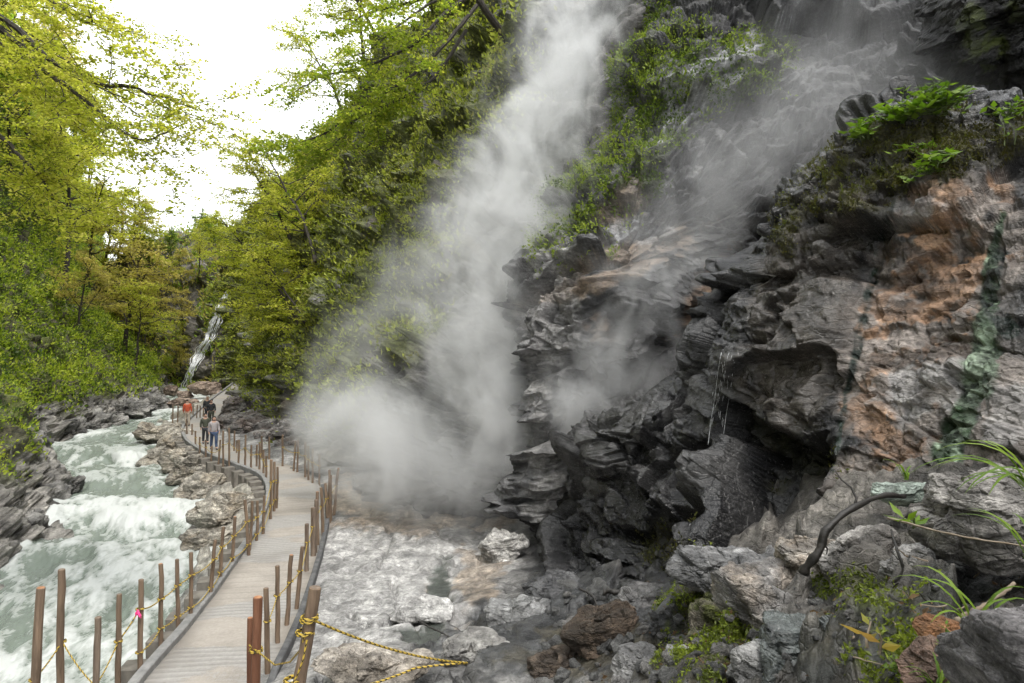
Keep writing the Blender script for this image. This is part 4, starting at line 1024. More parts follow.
# ropes
n = NT('striped_rope'); uvn = n.n('ShaderNodeUVMap').outputs[0]; sp = n.n('ShaderNodeSeparateXYZ', i={0: uvn})
w_ = n.math('FRACT', n.math('ADD', n.math('MULTIPLY', sp.outputs[1], 1.), sp.outputs[0]))
col = n.ramp(w_, [(0., (.52, .36, .05)), (.60, (.52, .36, .05)), (.62, (.015, .014, .012)), (1., (.015, .014, .012))], 'CONSTANT')
bs = n.n('ShaderNodeBsdfPrincipled', i={'Base Color': col, 'Roughness': .6}); M['rope'] = n.out(bs.outputs[0])
def rope(name, pts, r, pitch=.09, seg=6, parent=None, mb=None):
    pts = np.array(pts, float); L = np.r_[0, np.cumsum(np.linalg.norm(np.diff(pts, axis=0), axis=1))]
    m = max(4, int(L[-1]/(pitch*.5))); s = np.linspace(0, L[-1], m); P = np.stack([np.interp(s, L, pts[:, j]) for j in range(3)], 1)
    V, Q, T = tube(P, r*(1+.12*np.sin(np.arange(m)*math.pi)), seg)
    uv = np.zeros((len(V), 2)); a = np.tile(np.arange(seg)/seg, m); uv[:m*seg, 0] = np.minimum(a, 1-a)*2; uv[:m*seg, 1] = np.repeat(s/pitch, seg)
    if mb is not None: mb.add(V, Q, T, uv); return
    return raw_mesh(name, V, [Q, T], M['rope'], parent, uv=uv)
def sag(a, b, k=.06, n=12):
    u = np.linspace(0, 1, n)[:, None]; a = np.array(a); b = np.array(b)
    P = a+(b-a)*u; P[:, 2] -= (4*u*(1-u))[:, 0]*k*np.linalg.norm(b-a); return P
def knot(P, r, mb, rp):
    an = np.linspace(0, 2*math.pi*2.2, 22); rp *= .8
    rope('', np.stack([P[0]+np.cos(an)*(r+rp*.7), P[1]+np.sin(an)*(r+rp*.7), P[2]+np.linspace(-rp*1.6, rp*1.6, 22)], 1), rp, .09, 5, mb=mb)
def rail_rope(key, idx, f, rp, name, lab, sg=.05):
    mb = MB(); pts = []
    for k in idx:
        o, t, b = RAILS[key][k]; c = b+(t-b)*f(k)
        r = .055; pts.append(c); knot(c, r, mb, rp)
    for a, b in zip(pts[:-1], pts[1:]): rope('', sag(a, b, sg), rp, mb=mb)
    V = np.concatenate(mb.V); o = mb.build(name, M['rope'], uv=np.concatenate(mb.uv)); tag(o, lab, 'rope', 'yellow ropes of the path rails'); return o
rail_rope('river', range(0, 18), lambda k: [.34,.44,.30,.52,.72,.62,.68,.72,.72,.7,.68][k] if k < 11 else .66, .012, 'guard_rope', 'thin yellow rope strung high between the river-side posts')
rail_rope('river', range(4, 18), lambda k: .30, .011, 'guard_rope', 'lower yellow rope sagging between the river-side posts', .07)
rail_rope('cliff', [2,3,4,5,6,7,9,10,11,14], lambda k: .62, .010, 'guard_rope', 'thin yellow rope between the cliff-side posts')
rail_rope('bend', range(4, 18), lambda k: .62, .010, 'guard_rope', 'faint yellow rope along the outer posts of the far bend')
rail_rope('far', range(4, 11), lambda k: .6, .010, 'guard_rope', 'faint yellow rope along the inner posts of the far bend')
# the thick striped rope in the foreground
lp, lt, lb = RAILS['cliff'][15]
P1 = at(467, 663, 9.3); a0 = lb+(lt-lb)*.74
mb = MB(); rope('', sag(at(311, 619, 7.55), P1, .035, 20), .014, .08, 7, mb=mb); knot(at(309.5, 617, 7.6), .085, mb, .014); knot(at(308.5, 620, 7.6), .085, mb, .014)
rope('', np.concatenate([sag(P1, at(415, 668, 9.0), -.01), sag(at(415, 668, 9.0), at(350, 690, 8.3), .02)[1:]]), .014, .08, 7, mb=mb)
o = mb.build('barrier_rope', M['rope'], uv=np.concatenate(mb.uv)); tag(o, 'thick yellow and black striped rope running from the leaning post out over pale rock', 'rope')
mb = MB(); q = at(257, 652, 9.5)
rope('', np.array([at(306, 633, 7.5), at(300, 650, 7.6), at(290, 662, 8.2), at(275, 665, 8.8), at(262, 655, 9.3), at(249, 645, 9.7)]), .011, .08, 6, mb=mb)
rope('', np.array([at(307, 640, 7.5), at(303, 660, 7.45), at(297, 676, 7.45), at(288, 690, 7.45)]), .011, .08, 6, mb=mb)
knot(at(305, 632, 7.6), .085, mb, .018); knot(at(256, 650, 9.6), .078, mb, .016); knot(at(293, 680, 7.6), .086, mb, .018)
o = mb.build('barrier_rope', M['rope'], uv=np.concatenate(mb.uv)); tag(o, 'striped rope sagging low between the leaning post and the thick reddish post', 'rope')
# ribbon
n = NT('pink_ribbon'); bs = n.n('ShaderNodeBsdfPrincipled', i={'Base Color': (.75, .04, .22, 1), 'Roughness': .5}); M['pink'] = n.out(bs.outputs[0])
o5, t5, b5 = RAILS['river'][4]; c5 = b5+(t5-b5)*.71
mb = MB().tube(np.array([c5+[.0, -.06, .03], c5+[.02, -.075, -.03], c5+[.05, -.08, -.07], c5+[.06, -.07, -.11]]), [.012, .028, .026, .008], 5)
mb.tube(np.array([c5+[-.0, -.06, .02], c5+[-.02, -.075, -.03], c5+[-.02, -.08, -.08]]), [.01, .018, .006], 5)
o = mb.build('ribbon', M['pink']); tag(o, 'small pink ribbon knotted on a post over the river', 'ribbon')

# ================================================================== ROCKS
def boulder(px, py, Y, r, seed, label, dark=(.10, .098, .095), light=(.34, .33, .32), wet=.3, n=(90, 60), amp=.22, t=None, rot=0., group=None, col=None, cm=.6, moss=0., cat='boulder', name='boulder', bed=FB, P0=None):
    c = at(px, py, Y) if P0 is None else np.array(P0)
    t = t or float(np.mean(r))*.85
    H, Nn = lump((0, 0, 0), r, seed, n, amp*1.25, t, rot=rot, bed=bed)
    S = H+np.array([seed*3.7, seed*1.9, seed*2.3])
    k = 1/max(.25, min(1.2, np.mean(r)))
    C = rock_tint(S*k, dark, light, seed)
    if col is not None: C = over(C, np.clip(sst(-.25, .35, fbm(S*1.5*k, 4, seed+3))*cm*1.3, 0, 1), col, seed, S*k)
    if moss: C = over(C, np.clip(Nn[..., 2]*.5+.4, 0, 1)*sst(.1-moss, .5-moss, fbm(S*2*k, 4, seed+8)), (.075, .09, .014), seed, S, .5)
    o = put_grid(name, H, False, M['stone'], C, np.full(H.shape[:2], wet), label, cat, kind=None)
    if group: o['group'] = group
    o.location = tuple(map(float, c)); return o
big = dict(n=(150, 95))
boulder(606, 638, 9.3, (.47, .44, .46), 1, 'brown earthy boulder below the dark wet cliff', (.04, .030, .021), (.115, .082, .058), .1, **big)
boulder(566, 668, 9.2, (.42, .36, .22), 2, 'low brown slab left of the brown boulder', (.05, .038, .028), (.14, .105, .078), .2, **big)
boulder(780, 606, 6.7, (.62, .5, .36), 3, 'big pale grey boulder above a dark hollow', (.12, .115, .11), (.38, .365, .35), .2, rot=.4, col=(.27, .20, .13), cm=.3, n=(190, 120))
boulder(735, 575, 7.9, (.66, .45, .26), 4, 'flat grey slab sloping down to the mossy boulder', (.10, .10, .101), (.32, .315, .31), .35, rot=-.5, n=(180, 110))
boulder(717, 635, 7.6, (.42, .4, .46), 5, 'mossy boulder with a yellow green cushion over its front', (.07, .06, .045), (.26, .23, .18), .1, moss=.35, **big)
boulder(857, 563, 6.5, (.32, .3, .36), 6, 'upright pale rock under the dark curved branch', (.13, .12, .11), (.37, .355, .335), .1, rot=.3, **big)
boulder(818, 560, 7.1, (.5, .36, .22), 21, 'pale brownish ledge rock left of the dark curved branch', (.15, .135, .12), (.42, .39, .35), .1, rot=.3, col=(.25, .18, .11), cm=.3, **big)
boulder(917, 578, 5.5, (.22, .26, .28), 7, 'jagged pale rock in the middle of the lower right', (.14, .135, .13), (.40, .39, .375), .1, rot=.8, **big)
boulder(1000, 512, 5.4, (.55, .42, .34), 8, 'broad pale slab under the grass at the right edge', (.15, .14, .13), (.38, .36, .335), .1, rot=-.3, n=(180, 110))
boulder(1052, 684, 2.75, (.30, .42, .30), 9, 'dark grey boulder cut by the lower right corner', (.09, .085, .085), (.21, .20, .20), .05, amp=.12, n=(170, 110))
boulder(933, 627, 4.2, (.115, .10, .09), 10, 'small rusty orange stone among green herbs', (.12, .05, .02), (.38, .20, .10), .2, amp=.2, cat='stone', name='stone')
boulder(907, 494, 6.75, (.30, .2, .12), 11, 'green grey wet rock behind the curved branch', (.08, .10, .085), (.36, .42, .37), .9, **big)
boulder(812, 655, 5.6, (.44, .4, .2), 12, 'dark wet rock in the hollow under the pale boulder', (.02, .022, .022), (.13, .145, .14), 1., **big)
boulder(880, 652, 5.2, (.36, .34, .2), 13, 'blackish wet rock right of the hollow', (.03, .034, .033), (.17, .185, .18), 1., **big)
boulder(693, 670, 7.0, (.30, .3, .26), 14, 'pale block at the bottom edge under the moss', (.15, .15, .148), (.42, .41, .40), .2)
boulder(648, 668, 7.9, (.32, .3, .24), 15, 'grey angular rock between brown boulder and mossy boulder', (.07, .07, .07), (.30, .295, .29), .6)
boulder(745, 590, 7.25, (.11, .09, .07), 16, 'small reddish stone on the grey slab', (.07, .03, .02), (.20, .10, .07), .4, cat='stone', name='stone')
boulder(950, 672, 3.9, (.22, .2, .12), 17, 'reddish brown stone at the bottom among herbs', (.10, .06, .045), (.25, .17, .13), .2)
boulder(770, 672, 5.7, (.3, .3, .2), 18, 'grey rock at the bottom edge left of the hollow', (.12, .12, .118), (.36, .355, .345), .5)
boulder(504, 546, 17.2, (.55, .5, .42), 19, 'pale block standing at the foot of the steam', (.26, .25, .235), (.56, .54, .51), .1)
boulder(425, 612, 13.0, (.62, .5, .13), 20, 'flat white mineral slab beside the shallow pool', (.32, .31, .30), (.54, .53, .51), .1, amp=.15)
boulder(375, 668, 9.4, (.75, .5, .22), 22, 'tan ledge rock under the striped rope', (.20, .175, .145), (.44, .40, .35), .1, **big)
boulder(560, 590, 13.2, (.7, .6, .28), 23, 'dark wet slab at the foot of the black blocks', (.03, .03, .032), (.15, .15, .15), 1., **big)
boulder(520, 610, 12.6, (.6, .5, .22), 24, 'grey wet slab left of the dark slab', (.08, .08, .08), (.25, .25, .245), .9, **big)
boulder(470, 650, 10.2, (.5, .4, .16), 25, 'grey ledge at the end of the striped rope', (.10, .095, .09), (.32, .31, .29), .7, **big)
boulder(650, 605, 10.2, (.7, .5, .2), 26, 'flat wet ledge under the black overhang', (.035, .034, .034), (.17, .165, .16), 1., **big)
# banks of the river
bank = [(172,452,38.5,(1.3,1.6,.8),'wide cream coloured rock on the right bank below the bend'),(160,432,44,(1.5,1.5,.6),'low cream rock at the tip of the right bank'),(200,470,33,(1.3,1.2,.75),'cracked cream rock beneath the concrete blocks'),(205,492,29.5,(1.2,1.2,.8),'yellowish rock at the water under the path bend'),
        (222,520,24.5,(.9,1.,.8),'layered pale rock beside the first path bend'),(238,510,25,(.7,.9,.7),'grey rock tucked against the near path bend'),(188,462,35,(1.0,1.,.7),'tan rock between two cream rocks on the right bank'),(213,540,22.2,(.7,.7,.5),'dark rock at the waterline in front of the layered pale rock'),(183,440,41,(1.,1.2,.7),'pale rock below the posts of the far bend')]
for k, (px, py, Y, r, lab) in enumerate(bank):
    boulder(px, py, Y, r, 30+k, lab, (.16, .145, .12), (.50, .465, .40), .2, col=(.22, .16, .09), cm=.25, amp=.3, group='rocks of the right river bank')
bank = [(18,512,28.5,(1.9,1.6,1.5),'big layered dark rock at the left edge of the river'),(52,492,31.5,(1.2,1.2,.7),'flat grey rock reaching into the river from the left'),(5,545,24,(1.2,1.,1.3),'rounded dark rock low at the left picture edge'),(20,470,34.5,(1.7,1.5,1.0),'grey rock behind the big layered dark rock'),
        (85,426,49,(1.9,1.4,.9),'long dark rock at the foot of the green slope'),(60,432,46.5,(1.5,1.3,.9),'jagged rock left of the long dark rock'),(108,425,51.5,(1.2,1.,.9),'shiny grey rock at the water below the long dark rock'),(130,412,55,(1.8,1.3,.9),'small dark ledge on the left bank near the river bend'),(152,404,60,(1.6,1.2,.8),'last ledge of the left bank before the river bend'),(10,450,38,(1.6,1.4,.8),'broken rock under bright green plants at the left edge')]
for k, (px, py, Y, r, lab) in enumerate(bank):
    boulder(px, py, Y, r, 50+k, lab, (.045, .043, .04), (.33, .315, .295), .6, amp=.42, group='rocks of the left river bank', n=(130, 80))
far = [(171,390,70,(1.3,1.1,.9),'tan boulder left of the waterfall foot'),(204,389,66,(2.1,1.3,1.1),'largest tan boulder in front of the waterfall'),(185,395,66,(1.2,1.,.7),'middle tan boulder in the rapids before the waterfall'),(178,402,60,(1.6,1.1,.55),'low pinkish boulder in the rapids'),(216,394,64,(1.,.9,.6),'small tan boulder right of the largest one'),(192,402,60,(.8,.8,.5),'small tan boulder before the largest one')]
for k, (px, py, Y, r, lab) in enumerate(far):
    boulder(px, py, Y, tuple(np.array(r)*.62), 70+k, lab, (.16, .12, .095), (.40, .31, .25), .2, amp=.22, group='boulders below the waterfall', n=(60, 40))
side = [(256,412,48,(1.3,1.2,1.),'dark boulder beside the far ramp'),(272,420,44,(1.3,1.1,1.1),'dark boulder right of the ramp boulder'),(238,424,43,(1.5,1.2,.7),'pale boulder inside the far bend of the path'),(253,430,40.5,(1.4,1.1,.7),'reddish grey boulder inside the far bend'),(285,440,37.5,(1.2,1.1,.9),'dark rock behind the inner rail'),(300,450,34.5,(1.1,1.,.7),'grey rock by the steam behind the inner rail'),(268,440,38,(1.,.9,.6),'grey stone lying between the inner rail posts'),(243,408,52,(1.,1.,.8),'small dark boulder at the foot of the far ramp')]
for k, (px, py, Y, r, lab) in enumerate(side):
    boulder(px, py, Y, r, 90+k, lab, (.06, .055, .052), (.30, .285, .27), .4, amp=.3, col=(.14, .085, .06), cm=.25, group='boulders beside the far bend')
g = np.random.default_rng(8)
G1_, _, _ = SURF['ground']
PROTO = []
for k in range(12):
    d = k % 3 != 0; sz = 1.
    PROTO.append(boulder(0, 0, 0, (1, .8, .6), 120+k, None, (.03, .03, .03) if d else (.10, .097, .09), (.13, .13, .125) if d else (.30, .29, .28), .8 if d else .3, n=(40, 26), cat='stone', name='stone', t=.55, amp=.2, P0=(0, 0, 0)))
for k in range(150):
    if k < 110: px, py = g.uniform(540, 760), g.uniform(605, 690)
    else: px, py = g.uniform(560, 780), g.uniform(575, 640)
    if 600 < px < 0: continue
    P, _ = on('ground', px, py); s = P[1]/683*min(15, g.uniform(2.2, 5)*(1+g.random()**4*3))
    o = PROTO[k] if k < 12 else PROTO[int(g.integers(12))].copy()
    if k >= 12: COL.objects.link(o)
    o.location = tuple(P+np.array([0, 0, s*.15])); o.scale = (s, s, s); o.rotation_euler = (g.normal()*.3, g.normal()*.3, g.random()*6.28)
    tag(o, 'small angular stone in the rubble at the foot of the cliff', 'stone', 'rubble stones at the foot of the cliff')

for k in range(70):
    px, py = g.uniform(770, 985), g.uniform(585, 690)
    P, _ = on('ground', px, py); s = P[1]/683*g.uniform(1.5, 6)
    o = PROTO[int(g.integers(12))].copy(); COL.objects.link(o)
    o.location = tuple(P+np.array([0, 0, s*.15])); o.scale = (s, s, s); o.rotation_euler = (g.normal()*.3, g.normal()*.3, g.random()*6.28)
    tag(o, 'little stone among the debris between the pale rocks of the lower right', 'stone', 'stones among the debris of the lower right')
# ================================================================== WATERFALLS
n = NT('falling_water'); p = n.pos()
mp = n.n('ShaderNodeMapping', i={'Vector': p, 'Scale': (5., 5., .8)}); a = n.noise(mp.outputs[0], 1., 5, .65)
col = n.mixc(n.ramp(a, [(.3, 0.), (.65, 1.)]), (.62, .64, .65), (.90, .91, .92))
bs = n.n('ShaderNodeBsdfPrincipled', i={'Base Color': col, 'Roughness': .25}); M['fall'] = n.out(bs.outputs[0])
def strands(name, surf, line, k, width, rad, seed, label, off=.12, lens=(10, 34)):
    """a fall of separate threads of water gathered along one smooth line down the rock"""
    g = np.random.default_rng(seed); mb = MB(); L = crom(np.array(line, float), 70)
    Yl = np.array([np.mean([on(surf, L[i, 0]+dx, L[i, 1], 2.5)[0][1] for dx in (-width*.4, 0, width*.4)]) for i in range(70)])
    for _ in range(5): Yl[1:-1] = (Yl[:-2]+Yl[1:-1]+Yl[2:])/3
    Wd = np.linspace(.6, 1.2, 70)*width*(.45+.75*np.abs(fbm(np.stack([np.arange(70)*.12, np.zeros(70), np.zeros(70)+seed], -1), 2, seed))*2.2)
    for s in range(k):
        u = g.uniform(-1, 1); dx = u*(Wd if lens[1] > 20 else Wd.mean())*.8+np.cumsum(g.normal(size=70))*width*(.022 if lens[1] > 20 else .002)
        a = int(g.integers(0, 56)) if s > 2 else 0; b = min(70, a+int(g.integers(*lens))) if s > 2 else 70
        P = np.array([at(L[i, 0]+dx[i], L[i, 1], Yl[i]-off-abs(g.normal())*off*.2) for i in range(a, b)])
        if len(P) < 4: continue
        r = rad*(.5+.8*g.random(len(P))); r[0] = r[-1] = rad*.1; mb.tube(P, r, 5)
    o = mb.build(name, M['fall'], smooth=True); tag(o, label, 'waterfall'); return o
strands('waterfall', 'head', [(233,280),(229,292),(222,306),(216,322),(210,338),(200,354),(192,370),(186,388)], 60, 8, .030, 3, 'tall thin waterfall stepping down between trees at the head of the gorge', .6)
strands('waterfall', 'front', [(728,352),(725,368),(722,392),(718,415),(714,445)], 80, 20, .0022, 4, 'small white trickle spilling over the dark ledge left of the orange face', .05, (3, 7))

# ================================================================== WOOD LYING ABOUT
def stick(pts, r0, r1, mat, label, seed, name='fallen_branch', twigs=0):
    g = np.random.default_rng(seed); P = crom(np.array([at(*q) for q in pts]), 22); P += np.cumsum(g.normal(size=P.shape)*r0*.2, 0)
    r = np.linspace(r0, r1, 22)*(1+g.normal(size=22)*.16); mb = MB().tube(P, r, 8)
    for k in range(twigs):
        i = int(g.integers(4, 18)); mb.tube(limb_poly(P[i], g.normal(size=3)+np.array([0, -.3, .3]), r0*9, 4, g, .3), np.linspace(r0*.35, r0*.12, 5), 5)
    tag(mb.build(name, mat, smooth=True), label, 'branch')
stick([(803,574,5.9),(815,562,5.85),(826,545,5.85),(836,525,5.9),(855,508,6.0),(882,497,6.2),(905,496,6.3)], .042, .022, M['driftwood'], 'dark curved branch arching over the pale rocks', 1, twigs=2)
stick([(905,520,6.0),(925,512,5.9),(942,502,5.8),(957,488,5.7),(985,478,5.6)], .03, .02, M['driftwood'], 'dark straight branch lying under the green streak', 2)
stick([(842,602,5.6),(862,596,5.5),(882,588,5.3),(902,572,5.25),(898,552,5.3),(893,530,5.5)], .014, .009, M['driftwood'], 'thin black root bent around the jagged pale rock', 3, 'exposed_root', 3)
stick([(955,622,4.2),(980,604,4.2),(1008,580,4.3)], .018, .012, M['paletwig'], 'pale bare stick beside the right corner boulder', 4)
stick([(888,518,5.2),(925,527,4.8),(960,534,4.5),(1030,545,4.2)], .009, .006, M['paletwig'], 'thin tan twig stretching to the right edge', 5)
stick([(418,621,11.6),(432,629,11.4),(452,640,11.2)], .02, .012, M['driftwood'], 'dark stick lying across the white slab', 6)
stick([(603,592,10.9),(620,587,10.9),(642,584,10.8)], .05, .04, M['driftwood'], 'short black log on the wet ledge', 7)
stick([(580,588,11.5),(592,596,11.3),(600,610,11.1)], .02, .014, M['driftwood'], 'dark forked stick beside the short black log', 8, twigs=2)
stick([(600,655,8.9),(608,668,8.8),(612,680,8.7)], .012, .007, M['paletwig'], 'pale twig in front of the brown boulder', 9)
for k in range(24):
    px, py = g.uniform(840, 1000), g.uniform(520, 670)
    P, _ = on('ground', px, py); d = nrm(np.array([g.normal(), g.normal(), g.normal()*.25])); L = P[1]/683*g.uniform(12, 34)
    q = limb_poly(P+np.array([0, -.08, .05]), d, L, 5, g, .15)
    o = MB().tube(q, np.linspace(.006, .003, 6)*P[1]/4.5, 5).build('twig', M['paletwig'] if k % 2 else M['driftwood']); tag(o, 'thin twig lying on the rocks of the lower right', 'twig', 'twigs littering the lower right rocks')

# ================================================================== SINGLE PLANTS
def leafy(name, base, h, nst, leaf, nl, ramp, seed, label, spread=.6, tilt=(0, 0, 0), aspect=.55, cat='plant', group=None, droop=-.1):
    g = np.random.default_rng(seed); st = MB(); S = []; D = []; 
    for k in range(nst):
        d = nrm(np.array([g.normal()*spread, g.normal()*spread, 1.])+np.array(tilt))
        L = h*(.55+.6*g.random()); q = limb_poly((0, 0, 0), d, L, 6, g, .14, droop)
        q += np.array([g.normal()*h*.12, g.normal()*h*.12, 0])
        st.tube(q, np.linspace(leaf*.07, leaf*.03, 7), 4)
        for j in range(nl):
            u = .25+.75*(j+g.random()*.6)/nl; x = u*6; i = min(int(x), 5); b = q[i]+(q[i+1]-q[i])*(x-i)
            S.append(b); an = j*2.4+g.random(); D.append(nrm(np.array([math.cos(an), math.sin(an), .25+g.normal()*.3])))
    S = np.array(S); D = np.array(D); m = len(S)
    U = nrm(np.cross(D, nrm(g.normal(size=(m, 3))*.35+np.array([0, 0, 1.])))); L = leaf*(.6+.7*g.random(m))
    V, T = leaf_quads(S, D, U, L, L*aspect, .12)
    c = np.repeat(pick(ramp, g.random(m)), 4, 0)
    root = empty(name, base)
    st.build('stem', M['paletwig'] if 'reddish' in label else M['stem'], root); raw_mesh('foliage', V, T, M['herb'], root, cols=c)
    tag(root, label, cat, group); return root
M['stem'] = simple_material('green_stem', (.05, .07, .02), (.10, .13, .04), 20, .6, .2)
def grass(name, base, h, nb, ramp, seed, label, width=.012, tilt=(0, 0), arc=1., cat='grass tuft'):
    g = np.random.default_rng(seed); V = []; T = []; C = []; k0 = 0
    for k in range(nb):
        az = g.random()*2*math.pi; d = np.array([math.cos(az)*.5+tilt[0], math.sin(az)*.5+tilt[1], 1.1]); d = nrm(d)
        L = h*(.6+.6*g.random()); m = 9; P = [np.array([g.normal()*.02, g.normal()*.02, 0])*h/.3]
        for j in range(m-1):
            P.append(P[-1]+d*L/(m-1)); d = nrm(d+np.array([d[0]*.18, d[1]*.18, -.21*arc*(j+1)/4]))
        P = np.array(P); sd = nrm(np.cross(np.gradient(P, axis=0), [0, 0, 1.])+1e-6); w = width*np.sin(np.linspace(.35, math.pi, m))[:, None]
        up = nrm(np.cross(sd, np.gradient(P, axis=0)))
        X = np.stack([P-sd*w, P+up*w*.35, P+sd*w], 1).reshape(-1, 3)
        i = np.arange(m-1)[:, None]*3; Q = np.concatenate([i+np.array([0, 1, 4, 3]), i+np.array([1, 2, 5, 4])]).reshape(-1, 4)
        V.append(X); T.append(Q+k0); k0 += len(X); C.append(np.repeat(pick(ramp, np.array([g.random()])), len(X), 0))
    o = raw_mesh(name, np.concatenate(V), np.concatenate(T), M['herb'], cols=np.concatenate(C)); o.location = tuple(map(float, base)); tag(o, label, cat); return o
LIME = [(.07, .13, .012), (.12, .20, .018), (.18, .26, .03)]
def top(px, py, dy=0): return on('front', px, py, 5)[0]+np.array([0, -.05, dy])
for k, (px, py, h, ns, lf, lab, tl) in enumerate([(862,136,.45,12,.15,'bright leafy plant at the left end of the upper ledge',(-.4,-.4,0)),(890,122,.5,16,.16,'bright leafy bush on the upper ledge, left of the fullest one',(0,-.4,0)),(912,112,.55,20,.17,'fullest bright green bush on the upper ledge',(0,-.4,0)),
        (938,108,.5,18,.16,'bright green bush at the right end of the ledge row',(.2,-.4,0)),(925,150,.55,10,.17,'leafy plant hanging down the dark face below the ledge bushes',(0,-.9,-1.2)),(908,150,.4,8,.12,'small leafy sprig left of the hanging plant',(0,-.9,-.6)),
        (1004,112,.35,8,.12,'small green plant on the ledge near the right edge',(0,-.3,0)),(922,172,.3,6,.12,'tiny sprig on the dark face under the hanging plant',(0,-.9,-.3))]):
    leafy('leafy_plant', top(px, py+2), h, ns, lf, 7, LIME, 300+k, lab, .8, tl, group='leafy plants of the upper ledge')
leafy('seedling', top(1013, 150), .75, 2, .13, 3, LIME, 320, 'thin bare stemmed seedling before the dark ledge at the right', .1, (0, -.1, 0))
P = on('ground', 705, 582, 6)[0]; leafy('sprig', P+np.array([0, -.1, .25]), .38, 5, .055, 10, [(.12,.15,.015),(.19,.22,.02),(.25,.27,.03)], 330, 'upright yellow green sprig growing on top of the mossy boulder', .25)
P = on('ground', 690, 600, 6)[0]; leafy('sprig', P+np.array([0, -.1, .2]), .3, 5, .05, 10, [(.12,.15,.015),(.19,.22,.02),(.25,.27,.03)], 331, 'shorter yellow green sprig left of the upright one', .35)
leafy('seedling', at(874, 652, 4.2), .20, 2, .16, 4, [(.16,.14,.02),(.30,.17,.03),(.26,.22,.03),(.13,.17,.02)], 332, 'reddish young plant with yellow and orange leaves', .35, (0, -.2, 0), .34)
leafy('seedling', at(915, 528, 5.1), .14, 2, .16, 4, LIME, 333, 'small light green three leaf sprout on the pale rocks', .5, (0, -.3, 0), .3)
for k, (px, py, Y, lab) in enumerate([(932,660,4.1,'low feathery green herb under the orange stone'),(955,650,4.0,'low green herb right of the orange stone'),(905,672,4.1,'light green herb at the bottom edge under the orange stone'),(968,668,3.7,'fine green herb beside the corner boulder')]):
    leafy('herb', at(px, py, Y), .13, 14, .04, 9, LIME, 340+k, lab, 1.0, (0, -.3, 0), .5, group='low herbs of the lower right corner')
grass('grass_tuft', at(975, 632, 3.4), .42, 12, LIME, 350, 'arching green grass tuft left of the corner boulder', .012, (-.15, -.1), 1.2)
grass('grass_tuft', at(1040, 500, 3.6), .62, 16, LIME, 351, 'long grass blades hanging in from the right edge', .014, (-.55, -.1), 1.15)
grass('grass_tuft', at(1030, 560, 3.8), .45, 10, LIME, 352, 'upright grass at the right edge below the hanging blades', .012, (-.2, -.1), .8)
grass('grass_tuft', at(935, 690, 3.6), .22, 9, LIME, 353, 'short grass at the bottom edge near the herbs', .008, (0, -.1), .8)
grass('grass_tuft', at(905, 480, 6.8), .30, 5, LIME, 354, 'tiny grass tuft on the green grey wet rock', .012, (.1, -.2), .9)

# ================================================================== PEOPLE
def cloth(name, c0, c1): M[name] = simple_material(name, c0, c1, 25, .85, .25)
cloth('skin', (.42, .26, .19), (.50, .32, .24)); cloth('hair', (.012, .010, .009), (.03, .024, .02)); cloth('red_cloth', (.42, .07, .03), (.55, .11, .05)); cloth('dark_cloth', (.02, .022, .026), (.045, .047, .052))
cloth('denim', (.03, .05, .10), (.06, .09, .16)); cloth('grey_cloth', (.28, .25, .25), (.40, .37, .37)); cloth('olive_cloth', (.045, .05, .035), (.08, .085, .06)); cloth('beige_cloth', (.34, .29, .23), (.44, .38, .31)); cloth('shoe', (.03, .03, .03), (.12, .12, .12))
def skin(verts, edges, mat, name, parent, root=0, sub=2):
    me = bpy.data.meshes.new(name); me.from_pydata([tuple(v[:3]) for v in verts], edges, []); o = bpy.data.objects.new(name, me); link(o, parent)
    md = o.modifiers.new('s', 'SKIN'); md.use_smooth_shade = True
    for i, v in enumerate(verts):
        s = me.skin_vertices[0].data[i]; s.radius = v[3] if len(v) > 4 and False else (v[3], v[4] if len(v) > 4 else v[3]); s.use_root = (i == root)
    sb = o.modifiers.new('u', 'SUBSURF'); sb.levels = sb.render_levels = sub
    dg = bpy.context.evaluated_depsgraph_get(); dg.update()
    m2 = bpy.data.meshes.new_from_object(o.evaluated_get(dg)); o.modifiers.clear(); o.data = m2; m2.name = name
    for q in m2.polygons: q.use_smooth = True
    m2.materials.clear(); m2.materials.append(mat); return o
